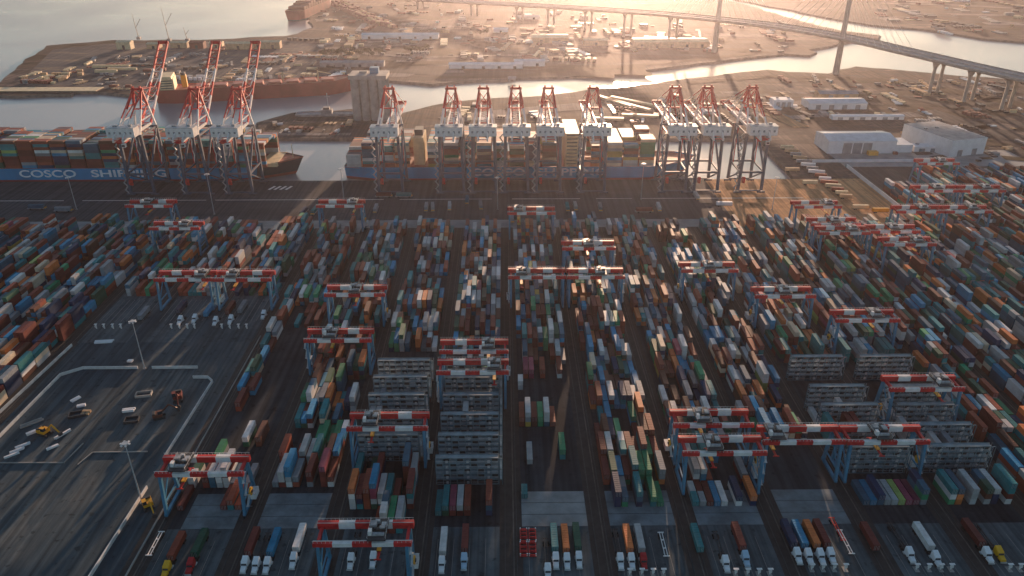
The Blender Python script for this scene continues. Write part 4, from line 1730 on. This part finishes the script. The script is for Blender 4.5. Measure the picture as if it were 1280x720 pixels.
# paved and bare plots of the industrial land, each a sheet of its own height step
plm = MB()
M_SCRUB = ground_mat('scrub ground', [(0.012, 0.013, 0.007), (0.03, 0.028, 0.015), (0.05, 0.038, 0.022)], 0.03, 0.15)
PM = [M_ASPH, M_PALE, M_DIRTD, M_SCRUB, M_DIRTD, M_ASPH]
zz = 0.08
for (x0, y0, x1, y1), n, smax in (((400, 8, 560, 92), 46, 90), ((560, 22, 780, 92), 60, 95), ((780, 34, 960, 66), 34, 80), ((430, 50, 520, 98), 14, 60),
                                  ((1110, -6, 1300, 24), 30, 110), ((1190, 26, 1300, 42), 12, 80), ((770, 114, 990, 160), 42, 46),
                                  ((960, 100, 1290, 152), 64, 50), ((1150, 150, 1290, 200), 20, 36), ((560, 134, 740, 164), 20, 46), ((345, 150, 430, 167), 8, 24)):
    for _ in range(n):
        p = G(random.uniform(x0, x1), random.uniform(y0, y1))
        a, b2 = random.uniform(.3, 1) * smax, random.uniform(.2, .8) * smax * .6
        rz = random.choice((0.05, 0.32, -0.2, -0.2)) + random.uniform(-.04, .04)
        c, sn = math.cos(rz), math.sin(rz)
        pts = []
        for ux, uy in ((-1, -1), (0, -1.1), (1, -1), (1.1, 0), (1, 1), (0, .9), (-1, 1), (-.9, 0)):
            ux, uy = ux * a / 2 * random.uniform(.85, 1.1), uy * b2 / 2 * random.uniform(.8, 1.15)
            pts.append((p.x + ux * c - uy * sn, p.y + ux * sn + uy * c, zz))
        zz += 0.0006
        plm.poly(pts, random.choice(PM))
tag(plm.build('ground_plots'), 'patchwork of paved and bare plots over the industrial land', kind='structure')

# sunlit rows of long trailers right of the quay
n_ = 0
M_TR = [M_CREAM, M_WALLW, M_TAN, MATS['paint rust red'], M_ROOFG]


def flat_trailer(x, y, m, label, rz=0.0, L=12.6, name='parked_trailer', load=True):
    r = empty(name, (x, y, 0.05), rz)
    MB().box(0, 0, 0.95, 2.3, L, 0.3, M_DARK).build('frame', r)
    if load:
        MB().box(0, 0.2, 1.3, 2.5, L - .4, 2.5, m).box(0, 0.2, 3.8, 2.3, L - .6, .08, m).build('body', r)
    wh = MB()
    for yy in (L / 2 - 1.6, L / 2 - 2.9):
        for sx in (-0.95, 0.95):
            wh.cyl((sx - .22, yy, 0.5), (sx + .22, yy, 0.5), 0.5, M_RUBBER, 10)
    wh.build('wheels', r)
    MB().box(-0.8, -L / 2 + 2.4, 0, 0.15, 0.15, 0.95, M_STEEL).box(0.8, -L / 2 + 2.4, 0, 0.15, 0.15, 0.95, M_STEEL).build('landing_legs', r)
    tag(r, label, 'trailer', 'trailers parked in a line right of the quay')
    return r


for k in range(15):
    px, py = 984 + k * 5.2, 187 + k * 4.4
    p = G(px, py)
    flat_trailer(p.x, p.y, M_TR[(k * 7 + k // 3) % 5], f'long box trailer, {ORD[k + 1]} along the sunlit line from the water', rz=R(78 + random.uniform(-6, 6)), L=random.choice((12.6, 14, 10)))
for k, (px, py) in enumerate(((1075, 262), (1100, 266), (905, 258), (990, 215), (1012, 231))):
    p = G(px, py)
    flat_trailer(p.x, p.y, (M_CREAM, M_YEL, M_WALLW, M_TAN, M_CREAM)[k], ('cream long trailer parked crosswise behind the lone crane on sunlit ground', 'yellow trailer parked crosswise on the sunlit ground',
                 'small pale trailer on the dark quay between light streaks', 'tan trailer beside the end of the basin', 'cream trailer under the last quay crane')[k], rz=R(88))

# stacked pale beams behind ship two
k_ = 0
for px, py, L, ang, lab in ((768, 128, 60, 58, 'left slanting pale beam stack behind the deck load'),
                            (784, 132, 70, 52, 'middle slanting pale beam stack behind the deck load'),
                            (800, 130, 84, 44, 'long slanting pale beam stack pointing at the crowded cranes'),
                            (800, 146, 40, 10, 'level pale beam stack just behind the ship'),
                            (760, 150, 34, 4, 'short pale beam stack behind the lit boxes')):
    p = G(px, py)
    r = empty('beam_stack', (p.x, p.y, 0), R(-ang))
    MB().box(0, 0, 0.6, L, 5, 2.2, M_CREAM).build('beams', r)
    b2 = MB()
    for q in range(4):
        b2.box(-L / 2 + L * (q + .5) / 4, 0, 0, 1, 6, 0.6, M_ROCK)
    b2.build('bearers', r)
    tag(r, lab, 'beam stack')

# ------------------------------------------------------------------ trees on the far land
def tree(x, y, h, label):
    r = empty('shore_tree', (x, y, 0))
    tr = MB()
    tr.cyl((0, 0, 0), (0.2, 0, h * .5), 0.3, M_BARK, 6, r2=0.16)
    for k in range(4):
        a = k * 1.7
        tr.cyl((0.1, 0, h * .35), (math.cos(a) * h * .22, math.sin(a) * h * .22, h * .65), 0.14, M_BARK, 4, r2=.06)
    tr.build('trunk', r)
    cr_ = MB()
    for k in range(150):
        a, q, e = random.uniform(0, 6.28), random.random() ** .5, random.uniform(-1, 1)
        c = Vector((math.cos(a) * q * h * .36, math.sin(a) * q * h * .36, h * .64 + e * h * .3 * math.sqrt(max(0.05, 1 - q * q))))
        s = random.uniform(.5, 1.1) * h * 0.07
        d1 = Vector((random.uniform(-1, 1), random.uniform(-1, 1), random.uniform(-1, 1))).normalized() * s
        d2 = d1.orthogonal().normalized() * s
        cr_.poly([c + d1, c + d2, c - d1, c - d2], M_FOL)
    cr_.build('crown', r)
    tag(r, label, 'tree', 'trees along the far pier road')


TL = []
for k in range(16):
    TL.append((402 + k * 4.9, 70 + 2 * math.sin(k * 2.1), f'dark tree, {ORD[k + 1]} in the row behind the red bulk carrier'))
for k in range(5):
    TL.append((508 + k * 6.5, 66 + math.sin(k), f'olive tree, {ORD[k + 1]} of the clump near the blue shed'))
for k in range(4):
    TL.append((596 + k * 4, 44 + (k % 2), f'olive tree, {ORD[k + 1]} by the small bluish building'))
for px, py, lab in TL:
    p = G(px, py)
    tree(p.x, p.y, random.uniform(9, 14), lab)

# ------------------------------------------------------------------ walled lot
def low_wall(pts, label, h=1.6, tk=0.45, name='low_wall', m=M_CONC):
    mb = MB()
    P = [G(*p) for p in pts]
    for a, b_ in zip(P, P[1:]):
        d = (b_ - a).normalized() * tk / 2 * 0.98
        mb.beam((a - d) + Vector((0, 0, h / 2)), (b_ + d) + Vector((0, 0, h / 2)), tk, m, h=h)
    return tag(mb.build(name), label, 'wall')


M_KERB = mat('whitewashed wall', (0.6, 0.6, 0.58), 0.8, 0.15, 0.3)
low_wall([(0, 547), (76, 470), (104, 461.5), (172, 461)], 'low pale wall round the far left corner of the lot', m=M_KERB)
low_wall([(191, 461), (247, 460.5)], 'short low wall right of the lamp gap in the lot', m=M_KERB)
low_wall([(242, 473), (260, 473), (266, 478), (206, 573)], 'low wall bending down the inner right side of the lot', m=M_KERB)
low_wall([(184, 611), (112, 724)], 'bright low wall running down the near side of the lot', m=M_KERB)
low_wall([(90, 433), (0, 517)], 'straight low wall between the lot and the left stacks', m=M_KERB)
low_wall([(0, 579), (80, 579), (104, 555)], 'thin kerb across the lower left of the lot', h=0.5, tk=0.4, m=M_CONC)
low_wall([(98, 581), (116, 566), (184, 565)], 'thin kerb across the lower middle of the lot', h=0.5, tk=0.4, m=M_CONC)
low_wall([(326, 421), (157, 722)], 'long pale kerb dividing the lot from the block beside it', h=0.7, tk=0.5, m=M_CONC, name='kerb_wall')


def excavator(px, py, m, rz, label, s=1.0):
    p = G(px, py)
    r = empty('excavator', (p.x, p.y, 0.08), rz)
    tk = MB()
    for sx in (-1.2, 1.2):
        tk.box(sx * s, 0, 0, 0.7 * s, 4.2 * s, 0.9 * s, M_DARK)
    tk.build('tracks', r)
    MB().box(0, 0.6 * s, 1.0 * s, 2.9 * s, 3.4 * s, 1.3 * s, m).box(0, 1.8 * s, 2.3 * s, 2.6 * s, 1.0 * s, 0.5 * s, M_DARK).build('body', r)
    MB().box(-0.9 * s, -0.6 * s, 2.3 * s, 1.1 * s, 1.6 * s, 1.3 * s, M_GLASS).box(-0.9 * s, -0.6 * s, 3.6 * s, 1.2 * s, 1.7 * s, 0.1, m).build('cab', r)
    MB().beam((0.4 * s, -0.8 * s, 2 * s), (0.4 * s, -4 * s, 4.9 * s), .5 * s, m).beam((0.4 * s, -4 * s, 4.9 * s), (0.4 * s, -6.8 * s, 2.4 * s), 0.4 * s, m).build('arm', r)
    MB().box(0.4 * s, -7.1 * s, 1.2 * s, 1.3 * s, 0.9 * s, 1.2 * s, M_DARK).build('bucket', r)
    tag(r, label, 'excavator', 'diggers at work in the lot')


excavator(57, 543, M_YEL, R(70), 'yellow digger among white pipes in the walled lot', 1.25)
excavator(223, 500, MATS['paint maroon'], R(20), 'dark red digger near the right wall of the lot', 1.4)
excavator(200, 522, MATS['paint brown'], R(110), 'brown digger in the middle of the lot', 1.2)
excavator(186, 634, M_YEL, R(35), 'yellow digger standing by the bright near wall', 1.25)

# pipe and panel bundles on the lot floor
k_ = 0
for px, py, L, W_, ang, lab in ((15, 570, 6, 1.3, 40, 'white pipe bundle at the frame edge of the lot'), (22, 564, 6, 1.3, 40, 'second white pipe bundle near the edge of the lot'),
                                (29, 558, 6, 1.3, 40, 'third white pipe bundle by the yellow digger'), (43, 541, 7, 1.5, 45, 'thin pale beam left of the yellow digger'),
                                (79, 544, 8, 1.0, 60, 'pale plank pile right of the yellow digger'), (66, 560, 5, 1.5, 45, 'short white plank pile below the yellow digger'),
                                (95, 500, 5, 2, 60, 'white panel at the far side of the lot'), (102, 508, 4, 2, 20, 'pair of white crates in the far lot'),
                                (97, 519, 7, 4, 20, 'dark framed pit cover in the lot'), (180, 494, 7, 4, 10, 'pale framed trench box in the lot'),
                                (161, 514, 6, 2.5, 10, 'two white panels in the middle of the lot'), (165, 526, 6, 4, 10, 'dark pit frame in the middle of the lot'),
                                (40, 530, 10, 2, 42, 'long grey pipe bundle above the yellow digger'), (108, 517, 4, 3, 0, 'tan crate in the far lot'),
                                (130, 428, 10, 3, 6, 'long pale panel stack below the short truck bays'),
                                (163, 452, 3, 2, 0, 'white cabin box by the far wall of the lot')):
    p = G(px, py)
    r = empty('material_bundle', (p.x, p.y, 0.06), R(ang))
    dark = 'dark' in lab
    b2 = MB()
    if dark or 'framed' in lab:
        for e in (-1, 1):
            b2.box(0, e * W_ / 2, 0, L, 0.5, 1.2, M_DARK if dark else M_CONC)
            b2.box(e * L / 2, 0, 0, 0.5, W_ - .52, 1.2, M_DARK if dark else M_CONC)
    else:
        nn_ = max(2, int(W_ / .7))
        for q in range(nn_):
            b2.box(0, -W_ / 2 + (q + .5) * W_ / nn_, 0.1, L * random.uniform(.85, 1), W_ / nn_ * .85, random.uniform(.6, 1.2), M_TAN if 'tan' in lab else M_WALLW if 'grey' not in lab else M_CONC)
    b2.build('bundle', r)
    MB().box(-L * .3, 0, 0, .3, W_ + .3, 0.1, M_DARK).box(L * .3, 0, 0, .3, W_ + .3, .1, M_DARK).build('bearers', r)
    tag(r, lab, 'materials', 'material bundles lying in the lot')


# ------------------------------------------------------------------ lamp masts
def lamp(px, py, h, label):
    p = G(px, py)
    r = empty('lamp_mast', (p.x, p.y, 0))
    MB().cyl((0, 0, 0.4), (0, 0, h), 0.34, M_STEEL, 8, r2=0.16).build('pole', r)
    MB().cyl((0, 0, 0), (0, 0, 0.5), 0.8, M_CONC, 10).build('base', r)
    hd = MB().cyl((0, 0, h), (0, 0, h + .3), 1.3, M_STEEL, 12)
    for k in range(6):
        a = k * math.pi / 3
        hd.box(1.6 * math.cos(a), 1.6 * math.sin(a), h - .3, .7, .7, .4, M_WHITE, rz=a)
    hd.build('lamp_head', r)
    tag(r, label, 'lamp post', 'tall floodlight masts')


lamp(181, 461, 28, 'floodlight mast in the gap of the far lot wall')
lamp(178, 629, 30, 'tall floodlight mast by the bright wall and yellow digger')
lamp(801, 250, 30, 'floodlight mast on the quay right of the lit deck boxes')
lamp(622, 262, 26, 'floodlight mast on the quay left of the lone apron crane')
lamp(268, 268, 32, 'floodlight mast on the quay behind the sunlit short blocks')
lamp(430, 250, 26, 'floodlight mast at the water gap between the ships')
lamp(96, 262, 26, 'floodlight mast on the quay beside the large ship letters')
lamp(965, 262, 26, 'floodlight mast at the edge of the sunlit ground')


# ------------------------------------------------------------------ trucks
def tractor(x, y, m, label, rz=0.0, trailer=True, name='semi_truck'):
    """cab towards -y; trailer frame behind it"""
    r = empty(name, (x, y, 0.09), rz)
    cb = MB()
    cb.box(0, 0.9, 1.0, 2.3, 2.4, 2.3, m)
    pts = []
    cb.quadbox([(-1.15, -0.9, 1.9), (1.15, -0.9, 1.9), (1.15, -0.3, 1.9), (-1.15, -0.3, 1.9),
                (-1.05, -0.72, 2.9), (1.05, -0.72, 2.9), (1.05, -0.3, 3.2), (-1.05, -0.3, 3.2)], m)
    cb.quadbox([(-1.1, 0, 3.3), (1.1, 0, 3.3), (1.1, 2.1, 3.3), (-1.1, 2.1, 3.3), (-.95, 0.9, 3.8), (.95, 0.9, 3.8), (1.0, 2.1, 4.0), (-1.0, 2.1, 4.0)], m)
    cb.build('cab', r)
    hd = MB()
    hd.quadbox([(-1.0, -3.0, .9), (1.0, -3.0, .9), (1.1, -0.95, .9), (-1.1, -0.95, .9), (-.85, -2.9, 1.75), (.85, -2.9, 1.75), (1.0, -0.95, 2.05), (-1.0, -0.95, 2.05)], m)
    hd.box(0, -3.2, .5, 2.3, .3, .5, M_STEEL)
    hd.build('hood', r)
    MB().poly([(-1.0, -0.93, 2.0), (1.0, -0.93, 2.0), (0.95, -0.76, 2.85), (-0.95, -0.76, 2.85)], M_GLASS).build('windscreen', r)
    MB().box(0, 2.0, 0.6, 0.9, 9.0, 0.35, M_DARK).cyl((-1.1, 1.4, .7), (-1.1, 2.6, .7), .32, M_STEEL, 8).cyl((1.1, 1.4, .7), (1.1, 2.6, .7), .32, M_STEEL, 8).build('chassis', r)
    for yy in (-2.1, 4.0, 5.3):
        for sx in (-1.0, 1.0):
            MB().cyl((sx - .2, yy, .5), (sx + .2, yy, .5), .5, M_RUBBER, 12).build('wheel', r)
    if trailer:
        tr = MB()
        for sx in (-0.45, 0.45):
            tr.box(sx, 10.0, 1.05, 0.22, 13.0, 0.35, M_STEEL if trailer == 2 else M_DARK)
        for yy in (4.0, 8.0, 12.0, 16.2):
            tr.box(0, yy, 1.08, 2.3 if yy in (4.0, 16.2) else 0.66, 0.3, 0.26, M_STEEL if trailer == 2 else M_DARK)
        for yy in (13.6, 14.9):
            for sx in (-0.95, 0.95):
                tr.cyl((sx - .22, yy, .5), (sx + .22, yy, .5), .5, M_RUBBER, 10)
        tr.build('trailer_frame', r)
    tag(r, label, 'truck', 'lorries waiting at the truck bays')
    return r


MWH = mat('truck white', (0.78, 0.79, 0.8), 0.4, 0.06, 0.5)
MBL = mat('truck pale blue', (0.4, 0.55, 0.68), 0.4, 0.06, 0.5)
MRD = mat('truck red', (0.45, 0.02, 0.02), 0.4, 0.06, 0.5)
MYL = mat('truck yellow', (0.8, 0.42, 0.02), 0.4, 0.06, 0.5)
TRUCKS = [  # cab px, cab py, paint, container colour (None = empty), label
    (552, 709, MWH, 'white', 'white-cabbed lorry with white box below the middle rack block'),
    (580, 705, MBL, 'maroon', 'white and blue cab lorry with maroon box below the rack block'),
    (695, 704, MWH, 'teal', 'white-cabbed lorry with teal box beside the red chassis stacks'),
    (709, 705, MWH, 'orange', 'white-cabbed lorry with orange box between two teal ones'),
    (724, 703, MWH, 'dark green', 'white-cabbed lorry with green box at the lane, by the orange one'),
    (685, 718, MWH, None, 'white cab cut by the lower edge near the chassis stacks'),
    (776, 705, MWH, None, 'white cab with empty chassis left of the orange-box lorry'),
    (790, 705, MWH, 'orange', 'white-cabbed lorry with orange box beside a red cab'),
    (805, 705, MRD, 'light grey', 'red-cabbed lorry with light grey box'),
    (908, 708, MWH, None, 'white cab with dark empty chassis below the nested cranes'),
    (933, 702, MBL, 'maroon', 'pale blue cab lorry with maroon box below the nested cranes'),
    (998, 698, MWH, 'navy blue', 'white cab with dark blue box, first of the four in a row'),
    (1012, 699, MWH, 'sky blue', 'white cab with bright blue box, second of the four in a row'),
    (1027, 699, MWH, 'orange', 'white cab with orange box, third of the four in a row'),
    (1040, 698, MWH, 'maroon', 'white cab with maroon box, last of the four in a row'),
    (1139, 697, MWH, None, 'white cab with dark chassis left of the long white box'),
    (1172, 702, MWH, 'white', 'white cab with long white box near the lane'),
    (1236, 697, MWH, 'maroon', 'white cab with maroon box beside the yellow cab'),
    (1251, 696, MYL, None, 'yellow cab with empty chassis at the right'),
    (438, 705, MWH, None, 'white cab under the nearest yard crane, left one'),
    (466, 703, MWH, None, 'white cab under the nearest yard crane, right one'),
    (305, 709, MWH, 'maroon', 'white cab with maroon box, first of three left of nearest crane'),
    (319, 710, MWH, None, 'white cab without box, between the maroon and blue boxes'),
    (333, 710, MWH, 'sky blue', 'white cab with blue box, last of three left of nearest crane'),
    (207, 715, MYL, 'rust red', 'yellow cab lorry with rust red box beside the lot'),
    (237, 711, MRD, 'dark green', 'red cab lorry with green box beside the lot'),
    (366, 704, MWH, 'white', 'white lorry with white box just left of nearest crane'),
]
for px, py, m, cc, lab in TRUCKS:
    p = G(px, py, 1.5)
    tractor(p.x, p.y + 1.0, m, lab, trailer=True)
    if cc:
        container(p.x, p.y + 11.2, 1.6, 12.19, cc, (cc + ' container riding on the ' + lab).replace('container riding on the', 'box on the').replace('lorry with', 'lorry of the')[:110]
                  if False else cc + ' container carried by the ' + lab.split(' with ')[0].split(' lorry')[0] + ' lorry ' + ' '.join(lab.split()[-5:]), group='containers on lorries')
# trailers without a tractor
for k, (px, py, cc, lab) in enumerate(((871, 672, 'teal', 'teal container on an uncoupled trailer below the nested cranes'),
                                       (1087, 670, 'maroon', 'maroon container on an uncoupled trailer below the abutting cranes'))):
    p = G(px, py, 2.5)
    flat_trailer(p.x, p.y, M_DARK, 'bare dark trailer frame carrying a ' + cc + ' container', load=False)
    container(p.x, p.y, 1.35, 12.19, cc, lab, group='containers on lorries')


def chassis(px, py, m, label):
    p = G(px, py)
    r = empty('empty_chassis', (p.x, p.y, 0.09))
    fr = MB()
    for sx in (-0.5, .5):
        fr.box(sx, 0, 1.0, .24, 12, .35, m)
    for yy in (-5.8, -2, 2, 5.8):
        fr.box(0, yy, 1.02, 2.35 if abs(yy) > 5 else .74, .35, .3, m)
    fr.build('frame', r)
    for yy in (3.6, 4.9):
        for sx in (-.95, .95):
            MB().cyl((sx - .2, yy, .5), (sx + .2, yy, .5), .5, M_RUBBER, 10).build('wheel', r)
    MB().box(-.6, -3.6, 0, .14, .14, 1.0, M_STEEL).box(.6, -3.6, 0, .14, .14, 1.0, M_STEEL).build('landing_legs', r)
    tag(r, label, 'chassis', 'empty container chassis')


chassis(829, 683, M_WHITE, 'white empty container chassis right of the red-cabbed lorry')
chassis(1056, 680, M_WHITE, 'pale empty chassis right of the four white cabs')
chassis(1046, 664, M_RED, 'red and pale chassis tucked behind the maroon box')
chassis(195, 682, M_WHITE, 'white empty chassis left of the yellow cab lorry')

# red stacked frames
for k, px in enumerate((654.5, 665.5)):
    for e, py in enumerate((671, 688)):
        p = G(px, py)
        r = empty('frame_stack', (p.x, p.y, 0.1))
        for lv in range(2):
            f_ = MB()
            z = lv * .75
            for sx in (-1.25, 1.25):
                f_.box(sx, 0, z, .3, 6.4, .4, M_RED)
            for yy in (-3, -1, 1, 3):
                f_.box(0, yy, z, 2.16, .3, .38, M_RED)
            for sx in (-1.25, 1.25):
                for yy in (-3, 3):
                    f_.box(sx, yy, z + .41, .4, .4, .33, M_WHITE)
            f_.build('frame', r)
        tag(r, f'{("far", "near")[e]} stack of red frames, {("left", "right")[k]} column, beside the teal-box lorry', 'frame stack', 'stacks of red frames')

# kiosks (white pedestals) in front of the truck slots
n_ = 0
for i, xs in ((1, (787, 802, 816, 829)), (2, (919, 934, 948, 962)), (3, (1014, 1028, 1042, 1056)), (4, (1145, 1160, 1175, 1188)), (5, (1261, 1274))):
    for k, px in enumerate(xs):
        p = G(px, 718 if i < 3 else 712)
        r = empty('kiosk_post', (p.x, p.y, 0.09))
        MB().box(0, 0, 0, .35, .35, 2.6, M_WHITE).build('post', r)
        MB().box(0, -0.2, 1.2, 0.9, .6, 1.1, M_WHITE).build('panel', r)
        MB().box(0, 0, 2.6, 1.9, .8, .16, M_WHITE).build('shade', r)
        MB().box(0, 0, 0, 1.6, 2.6, .14, M_CONC).build('island', r)
        tag(r, f'white kiosk post, {ORD[k + 1]} from left, below the trucks of {BLOCKP[i]}', 'kiosk', 'white kiosk posts facing the truck slots')
for gi, xs in enumerate(((121, 131, 142, 152), (215, 225, 235, 244), (278, 288, 299, 309))):
    for k, px in enumerate(xs):
        p = G(px, 411)
        r = empty('kiosk_post', (p.x, p.y, 0.12))
        MB().box(0, 0, 0, .5, .5, 2.8, M_WHITE).build('post', r)
        MB().box(0, 0, 2.8, 1.5, 1.0, .2, M_WHITE).box(0, -.4, 1.0, 0.9, .6, 1.2, M_WHITE).build('panel', r)
        tag(r, f'small white kiosk, {ORD[k + 1]} from left, in the {("leftmost", "middle", "rightmost")[gi]} short truck bay', 'kiosk', 'small kiosks in the short truck bays')
# boxes and cabs in the short truck bays
for px, py, cc, lab in ((181, 396, 'mid grey', 'grey container lorry in the left short truck bay'), (228, 388, 'navy blue', 'navy container alone under the pair of touching cranes'),
                        (262, 392, 'sky blue', 'white and blue lorry box under the pair of touching cranes'), (289, 389, 'maroon', 'maroon lorry box in the rightmost short truck bay'),
                        (304, 388, 'mid grey', 'grey lorry box in the rightmost short truck bay')):
    p = G(px, py)
    container(p.x, p.y, 1.4, 12.19, cc, lab, group='containers on lorries')
    flat_trailer(p.x, p.y, M_DARK, 'dark trailer frame under the ' + ' '.join(lab.split()[:9]), load=False)
for px, py, lab in ((270, 405, 'white cab at the foot of the touching cranes'), (289, 403, 'white cab in the rightmost short bay, left'),
                    (226, 404, 'white cab in the middle short bay, left'), (244, 402, 'white cab in the middle short bay, right'), (330, 397, 'white cab at the kerb of the rightmost short bay')):
    p = G(px, py)
    tractor(p.x, p.y, MWH, lab, trailer=False, name='yard_tractor')

# vehicles on the quay
QV = [(47, 262, 'steel blue'), (533, 262, 'mid grey'), (541, 262, 'light grey'), (562, 261, 'light grey'), (601, 260, 'mid grey'), (719, 261, 'light grey'), (709, 262, 'teal'),
      (750, 262, 'mid grey'), (823, 262, 'light grey'), (470, 264, 'mid grey'), (584, 253, 'steel blue'), (505, 247, 'teal'), (480, 247, 'maroon'), (536, 280, 'sky blue'),
      (80, 265, 'mid grey'), (380, 268, 'navy blue'), (394, 266, 'teal'), (640, 276, 'mid grey'), (805, 266, 'maroon'), (870, 248, 'light grey')]
AG = None
QV.sort()
for k, (px, py, cc) in enumerate(QV):
    p = G(px, py)
    lon = px in (47, 480, 505, 536, 805, 80)
    rz = R(90) if lon else R(random.uniform(-6, 6))
    if AG is None:
        AG = empty('guided_vehicle')
        MB().box(0, 0, .9, 2.9, 14, .6, M_ROOFG).box(0, -6.4, 1.5, 2.6, 1.0, .5, M_YEL).build('body', AG)
        for yy in (-4.5, 4.5):
            for sx in (-1.2, 1.2):
                MB().cyl((sx - .3, yy, .75), (sx + .3, yy, .75), .75, M_RUBBER, 10).build('wheel', AG)
        r = AG
    else:
        r = copy_tree(AG)
    r.location = (p.x, p.y, 0.06)
    r.rotation_euler.z = rz
    nb = min(((abs(p.x - s_[0]), n__) for n__, s_ in enumerate(STS)))[1]
    side = 'crosswise' if lon else 'lengthwise'
    tag(r, f'{ORD[k + 1]} flat quay vehicle counted from the left, standing {side}, carrying a {cc} box', 'vehicle', 'flat carrier vehicles on the quay')
    container(p.x, p.y, 1.6, 12.19, cc, f'{cc} container riding {side} on the {ORD[k + 1]} quay vehicle counted from the left', group='containers on quay vehicles', rz=rz)
